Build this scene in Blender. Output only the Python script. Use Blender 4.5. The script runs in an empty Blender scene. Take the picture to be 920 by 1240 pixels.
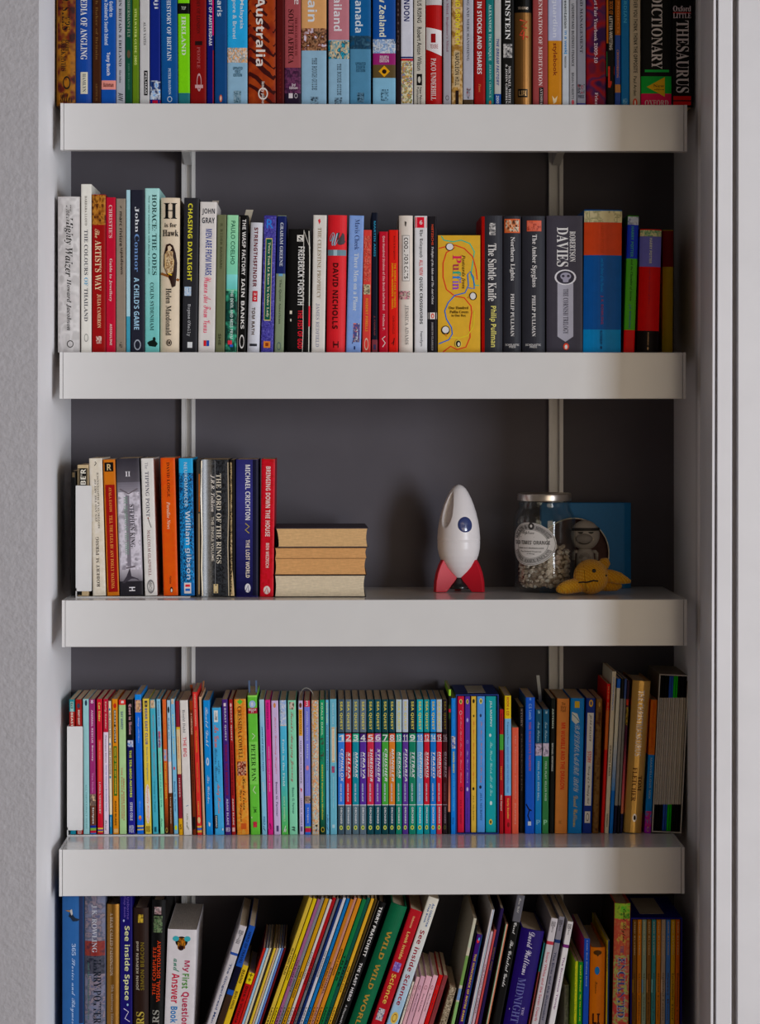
import bpy, bmesh, math, random
from mathutils import Vector, Matrix
C = bpy.context.scene.collection
S = bpy.context.scene
PI = math.pi
random.seed(7)

# ------------------------------------------------------------------ camera
F, THETA, CAMZ, CAMY, HY = 2846.0, math.radians(1.2), 1.40, -3.2, 500.0
cam = bpy.data.cameras.new('camera'); cam.sensor_width = 36; cam.sensor_fit = 'AUTO'
cam.lens = F * 36 / 1240; cam.shift_y = (HY - 620) / 1240
cam.clip_start = 0.05
cam_o = bpy.data.objects.new('camera', cam); C.objects.link(cam_o)
cam_o.location = (0, CAMY, CAMZ); cam_o.rotation_euler = (PI / 2, 0, -THETA)
S.camera = cam_o

# ------------------------------------------------------------------ world, light, exposure
S.view_settings.view_transform = 'Standard'; S.view_settings.look = 'None'
S.view_settings.gamma = 1; S.view_settings.use_curve_mapping = False
S.view_settings.exposure = 0.0
wd = bpy.data.worlds.new('world'); S.world = wd; wd.use_nodes = True
bg = wd.node_tree.nodes['Background']
bg.inputs[0].default_value = (1.0, 0.84, 0.68, 1); bg.inputs[1].default_value = 0.085
def area(name, az, dist, width, height, z, power, col):
    """a window of the room, az degrees to the side of the shelves' own facing direction"""
    l = bpy.data.lights.new(name, 'AREA'); l.shape = 'RECTANGLE'; l.size = width; l.size_y = height; l.energy = power; l.color = col
    o = bpy.data.objects.new(name, l); C.objects.link(o); a = math.radians(az)
    o.location = (0.1 + dist * math.sin(a), -0.2 - dist * math.cos(a), z)
    o.rotation_euler = (Vector((0.1, -0.2, 1.25)) - Vector(o.location)).to_track_quat('-Z', 'Y').to_euler()
area('window_light', 38.2, 5.0, 0.95, 2.0, 1.25, 118, (0.86, 0.91, 1.0))
area('lamp_lit_room', 20, 4.0, 1.5, 2.0, 1.3, 20, (1.0, 0.83, 0.62))
area('side_window_light', 62, 3.5, 1.7, 2.0, 1.3, 27, (0.92, 0.95, 1.0))

def W(px, py, Y):
    """the point of the plane y = Y that stands at a measured spot of the photograph"""
    cx, cz = (px - 460) / F, (HY - py) / F
    d = Vector((math.sin(THETA) + cx * math.cos(THETA), math.cos(THETA) - cx * math.sin(THETA), cz))
    return Vector((0, CAMY, CAMZ)) + d * ((Y - CAMY) / d.y)

# ------------------------------------------------------------------ colour helpers
def s2l(c):
    return c / 12.92 if c <= 0.04045 else ((c + 0.055) / 1.055) ** 2.4
def hexl(h):
    if len(h) == 3: h = ''.join(a + a for a in h)
    return tuple(s2l(int(h[i:i + 2], 16) / 255) for i in (0, 2, 4))

# ------------------------------------------------------------------ materials
MATS = {}
def node_mat(name, rough=0.5, spec=0.5, metal=0.0, color=None, attr=False, var=0.06, var_scale=60, bump=None, coat=0.0):
    if name in MATS: return MATS[name]
    m = bpy.data.materials.new(name); m.use_nodes = True
    nt = m.node_tree; p = nt.nodes['Principled BSDF']; L = nt.links
    p.inputs['Roughness'].default_value = rough; p.inputs['Specular IOR Level'].default_value = spec
    p.inputs['Metallic'].default_value = metal; p.inputs['Coat Weight'].default_value = coat
    p.inputs['Coat Roughness'].default_value = 0.12
    tc = nt.nodes.new('ShaderNodeTexCoord')
    nz = nt.nodes.new('ShaderNodeTexNoise'); nz.inputs['Scale'].default_value = var_scale; nz.inputs['Detail'].default_value = 4
    L.new(tc.outputs['Object'], nz.inputs['Vector'])
    mr = nt.nodes.new('ShaderNodeMapRange'); mr.inputs[1].default_value = 0.3; mr.inputs[2].default_value = 0.7
    mr.inputs[3].default_value = 1 - var; mr.inputs[4].default_value = 1 + var
    L.new(nz.outputs['Fac'], mr.inputs[0])
    mx = nt.nodes.new('ShaderNodeVectorMath'); mx.operation = 'MULTIPLY'
    if attr:
        at = nt.nodes.new('ShaderNodeAttribute'); at.attribute_name = 'Col'
        L.new(at.outputs['Color'], mx.inputs[0])
    else:
        mx.inputs[0].default_value = color[:3]
    L.new(mr.outputs[0], mx.inputs[1]); L.new(mx.outputs[0], p.inputs['Base Color'])
    if bump:
        kind, scale, strength, dist = bump
        if kind == 'noise':
            t = nt.nodes.new('ShaderNodeTexNoise'); t.inputs['Detail'].default_value = 6
        else:
            t = nt.nodes.new('ShaderNodeTexVoronoi')
        t.inputs['Scale'].default_value = scale
        L.new(tc.outputs['Object'], t.inputs['Vector'])
        b = nt.nodes.new('ShaderNodeBump'); b.inputs['Strength'].default_value = strength; b.inputs['Distance'].default_value = dist
        L.new(t.outputs[0], b.inputs['Height']); L.new(b.outputs[0], p.inputs['Normal'])
    MATS[name] = m
    return m

def pages_mat():
    if 'book_pages' in MATS: return MATS['book_pages']
    m = node_mat('book_pages', 0.85, 0.1, attr=True, var=0.05, var_scale=300)
    nt = m.node_tree; L = nt.links; p = nt.nodes['Principled BSDF']
    tc = nt.nodes.new('ShaderNodeTexCoord'); mp = nt.nodes.new('ShaderNodeMapping')
    mp.inputs['Scale'].default_value = (1, 0.05, 0.05); L.new(tc.outputs['Object'], mp.inputs['Vector'])
    n = nt.nodes.new('ShaderNodeTexNoise'); n.inputs['Scale'].default_value = 1600; n.inputs['Detail'].default_value = 2
    L.new(mp.outputs[0], n.inputs['Vector'])
    b = nt.nodes.new('ShaderNodeBump'); b.inputs['Strength'].default_value = 0.6; b.inputs['Distance'].default_value = 0.0006
    L.new(n.outputs['Fac'], b.inputs['Height']); L.new(b.outputs[0], p.inputs['Normal'])
    src = p.inputs['Base Color'].links[0].from_socket
    r = nt.nodes.new('ShaderNodeMapRange'); r.inputs[1].default_value = .35; r.inputs[2].default_value = .65
    r.inputs[3].default_value = .86; r.inputs[4].default_value = 1.05; L.new(n.outputs['Fac'], r.inputs[0])
    v = nt.nodes.new('ShaderNodeVectorMath'); v.operation = 'MULTIPLY'
    L.new(src, v.inputs[0]); L.new(r.outputs[0], v.inputs[1]); L.new(v.outputs[0], p.inputs['Base Color'])
    return m

COVER = node_mat('book_cover', 0.45, 0.13, attr=True, var=0.05, var_scale=90, bump=('noise', 220, 0.05, 0.0004))
GLOSS = node_mat('glossy_cover', 0.24, 0.5, attr=True, var=0.03, var_scale=90)
FOIL = node_mat('foil_cover', 0.30, 0.6, metal=0.75, attr=True, var=0.04, var_scale=40)
PAGES = pages_mat()
WHITE_SHELF = node_mat('white_laminate', 0.15, 0.5, color=(.77, .762, .755), var=0.012, var_scale=30)
WHITE_METAL = node_mat('white_metal', 0.4, 0.5, color=(.74, .735, .73), var=0.02, var_scale=80)
WALL_DARK = node_mat('charcoal_paint', 0.7, 0.12, color=(.118, .109, .126), var=0.05, var_scale=14, bump=('noise', 260, 0.12, 0.0006))
WALL_WHITE = node_mat('white_wall_paint', 0.6, 0.3, color=(.87, .865, .89), var=0.03, var_scale=9, bump=('noise', 120, 0.10, 0.001))
WALL_GREY = node_mat('textured_wall_paint', 0.75, 0.2, color=(.55, .54, .575), var=0.05, var_scale=120, bump=('noise', 170, 0.55, 0.0022))
TRIM_WHITE = node_mat('trim_gloss_paint', 0.38, 0.4, color=(.74, .73, .755), var=0.03, var_scale=16, bump=('noise', 90, 0.08, 0.001))
FLOORM = node_mat('floor_boards', 0.5, 0.4, color=(.30, .19, .11), var=0.2, var_scale=8)

# ------------------------------------------------------------------ object helpers
def link(name, me, parent=None, mat=None):
    o = bpy.data.objects.new(name, me)
    if mat is not None:
        for x in (mat if isinstance(mat, (list, tuple)) else [mat]): me.materials.append(x)
    C.objects.link(o)
    if parent: o.parent = parent
    return o
def tag(o, label, cat, group=None, kind=None):
    o['label'] = label; o['category'] = cat
    if group: o['group'] = group
    if kind: o['kind'] = kind
    return o
def empty(name, loc, label, cat, group=None):
    o = bpy.data.objects.new(name, None); C.objects.link(o); o.location = loc
    o.empty_display_size = 0.02
    return tag(o, label, cat, group)
class MB:
    """collects vertices, faces and one colour a face; build() links them as ONE mesh object"""
    def __init__(self): self.v = []; self.f = []; self.c = []; self.sm = []
    def add(self, vs, fs, col=(.8, .8, .8), smooth=False):
        n = len(self.v); self.v.extend(vs)
        for f in fs:
            self.f.append(tuple(i + n for i in f)); self.c.append(col); self.sm.append(smooth)
    def box(self, x0, x1, y0, y1, z0, z1, col=(.8, .8, .8)):
        vs = [(x, y, z) for z in (z0, z1) for y in (y0, y1) for x in (x0, x1)]
        self.add(vs, [(0, 2, 3, 1), (4, 5, 7, 6), (0, 1, 5, 4), (2, 6, 7, 3), (0, 4, 6, 2), (1, 3, 7, 5)], col)
    def prism(self, pts, z0, z1, col=(.8, .8, .8)):
        """plan outline pts (counter-clockwise seen from above) raised from z0 to z1; pts may be (x, y) or ((x0, x1), y)"""
        n = len(pts); A = []; B = []
        for x, y in pts:
            xa, xb = x if isinstance(x, tuple) else (x, x)
            A.append((xa, y, z0)); B.append((xb, y, z1))
        self.add(A + B, [(i, (i + 1) % n, n + (i + 1) % n, n + i) for i in range(n)] + [tuple(range(n))[::-1], tuple(range(n, 2 * n))], col)
    def lathe(self, prof, seg=32, col=(.8, .8, .8), c=(0, 0, 0), smooth=True, caps=True):
        n = len(prof); vs = []; fs = []
        for i in range(seg):
            a = 2 * PI * i / seg
            for r, z in prof: vs.append((c[0] + r * math.cos(a), c[1] + r * math.sin(a), c[2] + z))
        for i in range(seg):
            j = (i + 1) % seg
            for k in range(n - 1): fs.append((i * n + k, j * n + k, j * n + k + 1, i * n + k + 1))
        self.add(vs, fs, col, smooth)
        if caps:
            for k, rev in ((0, True), (n - 1, False)):
                if prof[k][0] > 1e-6:
                    ids = [i * n + k for i in range(seg)]
                    base = len(self.v) - len(vs)
                    self.f.append(tuple(base + q for q in (ids[::-1] if rev else ids))); self.c.append(col); self.sm.append(False)
    def build(self, name, mat, parent=None, merge=0.0, bevel=None):
        me = bpy.data.meshes.new(name)
        me.from_pydata(self.v, [], self.f)
        ca = me.color_attributes.new('Col', 'FLOAT_COLOR', 'CORNER')
        arr = []
        for p, c in zip(me.polygons, self.c): arr.extend(list(c[:3]) + [1.0] for _ in range(p.loop_total))
        ca.data.foreach_set('color', [q for r in arr for q in r])
        me.polygons.foreach_set('use_smooth', self.sm)
        if merge > 0:
            bm = bmesh.new(); bm.from_mesh(me); bmesh.ops.remove_doubles(bm, verts=bm.verts, dist=merge)
            bmesh.ops.recalc_face_normals(bm, faces=bm.faces); bm.to_mesh(me); bm.free()
        me.update()
        o = link(name, me, parent, mat)
        if bevel:
            b = o.modifiers.new('bevel', 'BEVEL'); b.width = bevel; b.segments = 2; b.limit_method = 'ANGLE'; b.angle_limit = 0.6
        return o

# ------------------------------------------------------------------ lettering (Blender's own built-in font)
FONTS = {'s': None, 'b': (0x1D5D4, 0x1D5EE, 0x1D7EC), 'r': (0x1D400, 0x1D41A, 0x1D7CE), 'i': (0x1D468, 0x1D482, 0x1D7CE), 'c': (0x1D4D0, 0x1D4EA, 0x1D7CE),
         'm': (0x1D670, 0x1D68A, 0x1D7F6), 'o': (0x1D63C, 0x1D656, 0x1D7EC), 'f': (0x1D56C, 0x1D586, 0x1D7CE)}
_TX = {}
def glyphs(text, font):
    """flat triangles of the text, scaled to the unit square"""
    k = (text, font)
    if k in _TX: return _TX[k]
    body = text
    if FONTS[font]:
        u, l, d = FONTS[font]; body = ''
        for ch in text:
            if 'A' <= ch <= 'Z': body += chr(u + ord(ch) - 65)
            elif 'a' <= ch <= 'z': body += chr(l + ord(ch) - 97)
            elif '0' <= ch <= '9': body += chr(d + ord(ch) - 48)
            else: body += ch
    cu = bpy.data.curves.new('lettering', 'FONT'); cu.body = body.replace('|', '\n'); cu.resolution_u = 2; cu.align_x = 'CENTER'
    if font == 's': cu.offset = 0.012
    cu.space_line = 0.8
    ob = bpy.data.objects.new('lettering', cu)
    me = ob.to_mesh()
    vs = [v.co[:2] for v in me.vertices]; fs = [tuple(p.vertices) for p in me.polygons]
    ob.to_mesh_clear(); bpy.data.objects.remove(ob); bpy.data.curves.remove(cu)
    x0 = min(v[0] for v in vs); x1 = max(v[0] for v in vs); y0 = min(v[1] for v in vs); y1 = max(v[1] for v in vs)
    vs = [((a - x0) / (x1 - x0), (b - y0) / (y1 - y0)) for a, b in vs]
    _TX[k] = (vs, fs)
    return _TX[k]

# ------------------------------------------------------------------ books
GAIN = 0.56                       # what a fully reflecting surface in full window light sends to the lens
KNOTS = [(-9, (.04, .035, .035)), (.18, (.045, .04, .04)), (.25, (.075, .065, .055)), (.33, (.11, .095, .08)), (.42, (.145, .125, .10)), (.5, (.17, .14, .115)), (.58, (.20, .165, .135)), (.67, (.22, .18, .145)),
         (.75, (.24, .205, .16)), (.83, (.30, .265, .225)), (.92, (.39, .36, .335)), (1.0, (.48, .455, .44)), (1.07, (.54, .52, .51)), (1.5, (.56, .545, .53)), (99, (.57, .56, .55))]
def daylight(px, Y=-.19):
    """the light a spine at this place gets past the door frame: its paint is what the photograph shows divided by this"""
    t = (870 - px) / (375 + Y * 1000); bo = 1 + .28 * max(0, (190 - px) / 100) ** 1.6
    for (a, ka), (b, kb) in zip(KNOTS, KNOTS[1:]):
        if t <= b:
            k = [(p + (q - p) * (t - a) / (b - a)) * bo for p, q in zip(ka, kb)]; g = sum(k) / 3
            return tuple((c + g) / 2 for c in k)
def vnoise(x, y, seed):
    def h(i, j):
        n = (i * 374761393 + j * 668265263 + seed * 1442695041) & 0xffffffff
        n = ((n ^ (n >> 13)) * 1274126177) & 0xffffffff
        return ((n ^ (n >> 16)) & 0xffff) / 65535
    i, j = math.floor(x), math.floor(y); fx, fy = x - i, y - j
    fx, fy = fx * fx * (3 - 2 * fx), fy * fy * (3 - 2 * fy)
    a = h(i, j) + (h(i + 1, j) - h(i, j)) * fx; b = h(i, j + 1) + (h(i + 1, j + 1) - h(i, j + 1)) * fx
    return a + (b - a) * fy

DBG = []
def paint(l, k, floor=.008, top=.84):
    p = [max(.003, (c - floor) / q) for c, q in zip(l, k)]; m = max(p)
    return tuple(c * min(1, top / m) for c in p)
ROWS = {}                          # name -> shelf top z, spine plane y, pixel height of the reference line, group, default depth
PX = 1 / 955.0
INFO = {}
def book(row, x0, x1, top, col, label, feats=(), lean=0.0, dep=None, kind='p', pg='b39b7c', mat=None, dz=0.0, dy=0.0, back=None, name='book', cat='book', bot=None):
    R = ROWS[row]; Y = R['Y'] + dy; zs = R['z'] + dz
    k = daylight((x0 + x1) / 2 + lean / 2, Y)
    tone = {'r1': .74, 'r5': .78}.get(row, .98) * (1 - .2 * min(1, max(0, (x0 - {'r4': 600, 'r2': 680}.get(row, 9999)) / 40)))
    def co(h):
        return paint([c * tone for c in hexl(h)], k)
    yref = R['ref']
    A = W((x0 + x1) / 2, yref, Y); T = W((x0 + x1) / 2 + lean, top, Y)
    sl = (T.x - A.x) / (T.z - A.z); a = math.atan(sl); ca = math.cos(a)
    w = (W(x1, yref, Y).x - W(x0, yref, Y).x) * ca - 0.0004
    if bot is not None: zs = W(A.x, bot, Y).z
    zc = zs + w / 2 * abs(math.sin(a)); xc = A.x + (zc - A.z) * sl
    Lh = (T.z - zc) / ca
    dep = dep or R['dep']; seed = int(x0 * 7 + top * 3)
    root = empty(name, (xc, Y, zc), label, cat, R['group']); root.rotation_euler = (0, a, 0)
    M = MB()
    tcv = {'p': .0005, 'h': .0022, 't': .0004, 'v': .0005}[kind]; tcv = min(tcv, w * .2)
    bl, ex = {'p': (.0009, 8), 'h': (min(.0035, w * .16), 2.2), 't': (.0004, 6), 'v': (.0050, 2.0)}[kind]
    ys = lambda u: bl * abs(2 * u - 1) ** ex
    NS = 13
    us = [.5 - .5 * math.cos(PI * i / (NS - 1)) for i in range(NS)]
    if kind == 'v': ys = lambda u: bl * (1 - abs(2 * u - 1) ** ex)
    outer = [(-w / 2, dep)] + [((u - .5) * w, ys(u)) for u in us] + [(w / 2, dep)]
    iu = [.5 - .5 * math.cos(PI * i / 6) for i in range(7)]
    inner = [(-w / 2 + tcv, dep)] + [((u - .5) * (w - 2 * tcv), tcv + ys(u)) for u in iu] + [(w / 2 - tcv, dep)]
    ring = outer + inner[::-1]; n = len(ring)
    z_of = lambda py: max(0.0, min(Lh, (W(A.x, py, Y).z - zc) / ca))
    base = co(col)
    cuts = [(0.0, base, 0)]; bands = []
    for ft in feats:
        q = ft.split(None, 5)
        if q[0] == 'B': bands.append((z_of(float(q[3])), z_of(float(q[2])), co(q[1]), q[4:]))
        if q[0] == 'G':
            c1, c2 = [co(h) for h in q[1].split('/')]; ya, yb = float(q[2]), float(q[3]); N = 14
            for i in range(N):
                t = (i + .5) / N
                bands.append((z_of(ya + (yb - ya) * (i + 1) / N), z_of(ya + (yb - ya) * i / N), tuple(p + (r - p) * t for p, r in zip(c1, c2)), []))
    zl = sorted(set([0.0, Lh] + [b[0] for b in bands] + [b[1] for b in bands]))
    zl = [z for i, z in enumerate(zl) if i == 0 or z - zl[i - 1] > 1e-5]
    bk = co(back) if back else None
    for i, (za, zb) in enumerate(zip(zl, zl[1:])):
        c = base
        for b in bands:
            if b[0] - 1e-6 <= (za + zb) / 2 <= b[1] + 1e-6: c = b[2]
        vs = [(x, y, za) for x, y in ring] + [(x, y, zb) for x, y in ring]
        for j in range(n):
            jj = (j + 1) % n
            cc = c
            if bk and (j == 0 or j == len(outer) - 2): cc = bk
            M.add([vs[j], vs[jj], vs[n + jj], vs[n + j]], [(0, 1, 2, 3)], cc)
        if i == 0: M.add([(x, y, za) for x, y in ring], [tuple(range(n))[::-1]], c)
        if i == len(zl) - 2: M.add([(x, y, zb) for x, y in ring], [tuple(range(n))], c)
    eps = [0.00012 + (0.0004 if kind in 'hv' else 0)]
    def put(pts, fs, c):
        e = eps[0]
        M.add([((u - .5) * w, ys(min(1, max(0, u))) - e, z) for u, z in pts], fs, c)
    def area_(poly, c):
        """a convex patch, cut into upright strips where the spine is rounded"""
        if kind not in 'hv': return put(poly, [tuple(range(len(poly)))], c)
        def cut(P, lim, s):
            o = []
            for (ua, za), (ub, zb) in zip(P, P[1:] + P[:1]):
                ia, ib = s * (ua - lim) >= 0, s * (ub - lim) >= 0
                if ia: o.append((ua, za))
                if ia != ib:
                    t = (lim - ua) / (ub - ua); o.append((lim, za + (zb - za) * t))
            return o
        for i in range(8):
            q_ = cut(cut(poly, i / 8, 1), (i + 1) / 8, -1)
            if len(q_) > 2: put(q_, [tuple(range(len(q_)))], c)
    def rect(c, ya, yb, u0, u1):
        za, zb = z_of(yb), z_of(ya); nu = 6 if kind in 'hv' else 3
        pts = [(u0 + (u1 - u0) * i / nu, z) for z in (za, zb) for i in range(nu + 1)]
        put(pts, [(i, i + 1, nu + 2 + i, nu + 1 + i) for i in range(nu)], c)
    for ft in feats:
        op = ft.split(None, 1)[0]
        if op in 'BG': continue
        q = ft.split(None, 6)
        c = co(q[1].split('/')[0]); ya, yb, u0, u1 = [float(t) for t in q[2:6]]
        eps[0] += .00004
        if op[0] in '<>^':
            vs, fs = glyphs(q[6], op[1])
            za, zb = z_of(yb), z_of(ya)
            if op[0] == '>': pts = [(u0 + (u1 - u0) * b, zb - (zb - za) * t) for t, b in vs]
            elif op[0] == '<': pts = [(u1 - (u1 - u0) * b, za + (zb - za) * t) for t, b in vs]
            else: pts = [(u0 + (u1 - u0) * t, za + (zb - za) * b) for t, b in vs]
            put(pts, fs, c)
        elif op == 'R': rect(c, ya, yb, u0, u1)
        elif op == 'L':
            t = .06; h = t * w / Lh * (1 / 1)
            dyp = (yb - ya) * .04
            rect(c, ya, ya + dyp, u0, u1); rect(c, yb - dyp, yb, u0, u1); rect(c, ya, yb, u0, u0 + t); rect(c, ya, yb, u1 - t, u1)
        elif op in 'EO':
            za, zb = z_of(yb), z_of(ya); N = 20; cu, cz = (u0 + u1) / 2, (za + zb) / 2; ru, rz = (u1 - u0) / 2, (zb - za) / 2
            o_ = [(cu + ru * math.cos(2 * PI * i / N), cz + rz * math.sin(2 * PI * i / N)) for i in range(N)]
            if op == 'E': area_(o_, c)
            else:
                i_ = [(cu + (p - cu) * .76, cz + (z - cz) * .76) for p, z in o_]
                put(o_ + i_, [(i, (i + 1) % N, N + (i + 1) % N, N + i) for i in range(N)], c)
        elif op == 'D': area_([(u0, z_of((ya + yb) / 2)), ((u0 + u1) / 2, z_of(yb)), (u1, z_of((ya + yb) / 2)), ((u0 + u1) / 2, z_of(ya))], c)
        elif op == 'P':                               # polygon: q[6] = u,y u,y ...
            pts = [tuple(float(t) for t in s.split(',')) for s in q[6].split()]
            area_([(u, z_of(y)) for u, y in pts], c)
        elif op == 'S':                               # stroke along u,y points, width in u1 (pixels)
            pts = [tuple(float(t) for t in s.split(',')) for s in q[6].split()]
            P = [Vector(((u - .5) * w, z_of(y))) for u, y in pts]; hw = u1 * PX / 2; o1 = []; o2 = []
            for i, p in enumerate(P):
                d = (P[min(i + 1, len(P) - 1)] - P[max(i - 1, 0)]).normalized(); nn = Vector((-d.y, d.x)) * hw
                o1.append(p + nn); o2.append(p - nn)
            m_ = len(P)
            put([(p.x / w + .5, p.y) for p in o1 + o2], [(i, i + 1, m_ + i + 1, m_ + i) for i in range(m_ - 1)], c)
        elif op == 'N':
            cs = [co(h) for h in q[1].split('/')]; pxw = (x1 - x0)
            za, zb = z_of(yb), z_of(ya)
            nx = max(3, int((u1 - u0) * pxw / 1.1)); ny = max(3, int((yb - ya) / 1.3)); fq = (float(q[6]) if len(q) > 6 else .35) * .6
            for i in range(nx):
                for j in range(ny):
                    t = vnoise(i * fq * 1.5, j * fq * 1.5, seed) * .7 + vnoise(i * fq * 4, j * fq * 4, seed + 5) * .3
                    t = min(.999, max(0, (t - .2) / .6)) * (len(cs) - 1); i0 = int(t); fr = t - i0
                    cc = tuple(p + (r - p) * fr for p, r in zip(cs[i0], cs[min(i0 + 1, len(cs) - 1)]))
                    ua, ub = u0 + (u1 - u0) * i / nx, u0 + (u1 - u0) * (i + 1) / nx
                    z0_, z1_ = zb - (zb - za) * (j + 1) / ny, zb - (zb - za) * j / ny
                    put([(ua, z0_), (ub, z0_), (ub, z1_), (ua, z1_)], [(0, 1, 2, 3)], cc)
    INFO[root.name] = (w, Lh, dep, co)
    DBG.append((label, xc, zc, a, w, Lh, Y, Y + dep, row))
    M.build('cover', mat or COVER, root)
    G = MB(); ins = .003 if kind == 'h' else .0003
    pc = paint(hexl(pg), (GAIN,) * 3, 0, .72)
    G.box(-w / 2 + tcv * 1.02, w / 2 - tcv * 1.02, tcv + bl + .0004, dep - (.003 if kind == 'h' else .0006), ins, Lh - ins, pc)
    G.build('page_block', PAGES, root)
    return root

def bookmark(root, u, wpx, up, col, depth=.35, sag=0.0, lean=0.0, label=None):
    """a strip of paper or ribbon standing out of the page block"""
    w, Lh, dep, co = INFO[root.name]; c = co(col); m = MB(); hw = wpx * PX / 2; x = (u - .5) * w; n = 6; vs = []
    for s in (-.00025, .00025):
        for i in range(n + 1):
            t = i / n; z = Lh - .02 + t * (.02 + up * PX); k = max(0, t - .5) * 2
            for sx in (-hw, hw): vs.append((x + sx + lean * k * PX, dep * depth + s + sag * k * k * PX, z))
    q = 2 * (n + 1); fs = []
    for i in range(n):
        a = 2 * i; fs += [(a, a + 1, a + 3, a + 2), (q + a, q + a + 2, q + a + 3, q + a + 1), (a, a + 2, q + a + 2, q + a), (a + 1, q + a + 1, q + a + 3, a + 3)]
    fs += [(2 * n, 2 * n + 1, q + 2 * n + 1, q + 2 * n), (0, q, q + 1, 1)]
    m.add(vs, fs, c); o = m.build('bookmark', COVER, root)
    if label: o['label'] = label
    return o
# ------------------------------------------------------------------ the alcove
ZT, ZB = 2.6, 0.0
z0_, z1_ = W(460, 0, -.37).z, W(460, 1240, -.37).z
def edge(pxt, pxb, Y):
    """x of an upright edge at the floor and at the ceiling, from its place at the top and bottom of the photograph"""
    a, b = W(pxt, 0, Y), W(pxb, 1240, Y); s = (a.x - b.x) / (a.z - b.z)
    return (b.x + (ZB - b.z) * s, a.x + (ZT - a.z) * s)
def struct(name, mb, mats, idx=None):
    o = mb.build(name, mats)
    o['kind'] = 'structure'
    if idx is not None: o.data.polygons.foreach_set('material_index', idx)
    return o
xl = W(86, 600, 0).x; xr = W(815.7, 600, 0).x
m = MB(); m.box(xl - .05, xr + .05, 0, .12, ZB, ZT); struct('wall_back', m, WALL_DARK)
le = edge(47.0, 43.4, -.37)
m = MB(); m.prism([((-1.7, -1.7), -.37), (le, -.37), (xl, 0.0), (xl, .12), ((-1.7, -1.7), .12)], ZB, ZT)
struct('wall_left', m, [WALL_WHITE, WALL_GREY], [1, 0, 0, 0, 0, 0, 0])
re_ = edge(841.8, 841.8, -.188)
m = MB(); m.prism([(xr, .12), (xr, 0), (re_, -.188), ((1.5, 1.5), -.188), ((1.5, 1.5), .12)], ZB, ZT)
struct('wall_right', m, WALL_WHITE)
E = edge
m = MB(); m.prism([(E(841.9, 841.9, -.1885), -.1885), (E(842.3, 841.3, -.194), -.194), (E(845.0, 843.6, -.212), -.212), (E(846.4, 844.6, -.214), -.214), (E(848.2, 846.4, -.216), -.216),
                   (E(862.4, 859.0, -.366), -.366), (E(862.8, 859.4, -.372), -.372), (E(863.8, 860.4, -.3765), -.3765), (E(865.6, 862.2, -.3765), -.3765), (E(866.6, 863.2, -.373), -.373), (E(866.9, 863.5, -.364), -.364),
                   (E(869.0, 866.0, -.364), -.364), (E(869.2, 866.2, -.372), -.372), (E(870.2, 867.2, -.375), -.375), (E(885.2, 884.0, -.375), -.375), (E(886.8, 885.4, -.372), -.372), (E(887.2, 886.2, -.355), -.355),
                   (E(893.4, 892.2, -.355), -.355), (E(893.5, 892.3, -.355), -.1885)], ZB, ZT)
struct('trim_1', m, TRIM_WHITE)
m = MB(); m.prism([(E(893.6, 892.4, -.355), -.1895), (E(893.6, 892.4, -.372), -.372), (E(894.4, 893.2, -.376), -.376), ((1.5, 1.5), -.376), ((1.5, 1.5), -.1895)], ZB, ZT)
struct('trim_2', m, TRIM_WHITE)
m = MB(); m.box(-2.5, 2.5, -4.5, .12, -.1, 0); struct('floor', m, FLOORM)

# ------------------------------------------------------------------ shelves on twin slot uprights
SH = {'a': (73.2, 831.8, 126.0), 'b': (72.2, 830.2, 426.6), 'c': (75.0, 831.6, 726.4), 'd': (71.6, 828.6, 1027.4), 'e': (72.0, 828.6, 1302.0)}
SD, FH, BT = .221, .0590, .018
SHZ = {}
names = {'a': 'white shelf carrying the travel guides and dictionaries, uppermost', 'b': 'white shelf carrying the novels and the yellow squiggle-covered box',
         'c': 'white shelf carrying the toy rocket and the glass jar', 'd': 'white glossy shelf carrying the long row of thin children\'s paperbacks', 'e': 'lowest white shelf under the leaning picture books, out of frame'}
for k, (pa, pb, py) in SH.items():
    A, B = W(pa, py, -SD), W(pb, py, -SD); zt = W(450, py, -SD).z; SHZ[k] = zt
    t = empty('wall_shelf', ((A.x + B.x) / 2, 0, zt), names[k], 'shelf', 'white wall shelves'); w = B.x - A.x; h = w / 2 - .0042
    m = MB(); m.box(-h, h, -SD + .0182, -.0015, -BT, 0); m.build('shelf_board', WHITE_SHELF, t)
    m = MB(); m.box(-h, h, -SD, -SD + .018, -FH, 0); m.build('front_panel', WHITE_SHELF, t, bevel=.0008)
    for s in (-1, 1):
        m = MB(); xa, xb = sorted((s * (h + .0004), s * w / 2))
        m.prism([(xa, -SD - .0002), (xb, -SD - .0002), (xb, -SD + .018), (xa, -SD + .018)], -FH, 0)
        m.box(xa, xb, -SD + .018, -.0015, -BT, 0)
        m.build('end_cap', WHITE_SHELF, t)
UP = []
for (pa, pb), lab in (((219.8, 236.2), 'white slotted metal shelf upright behind the grey paperbacks, nearer the plain wall'), ((664.6, 681.8), 'white slotted metal shelf upright behind the jar, nearer the door frame')):
    a, b = W(pa, 500, -.011).x, W(pb, 500, -.011).x; w = b - a; xc = (a + b) / 2
    t = empty('shelf_upright', (xc, 0, .35), lab, 'shelf upright', 'slotted shelf uprights'); UP.append((xc, w))
    m = MB(); h = w / 2; fl = w * .26
    m.prism([(-h, -.0004), (-h, -.0115), (-h + fl, -.0115), (-h + fl, -.0085), (-h + fl + .0006, -.0025), (h - fl - .0006, -.0025), (h - fl, -.0085), (h - fl, -.0115), (h, -.0115), (h, -.0004)], 0, 2.1)
    m.build('channel', WHITE_METAL, t)
bn = {'a': 'topmost', 'b': 'second', 'c': 'third', 'd': 'fourth', 'e': 'lowest'}
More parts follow.
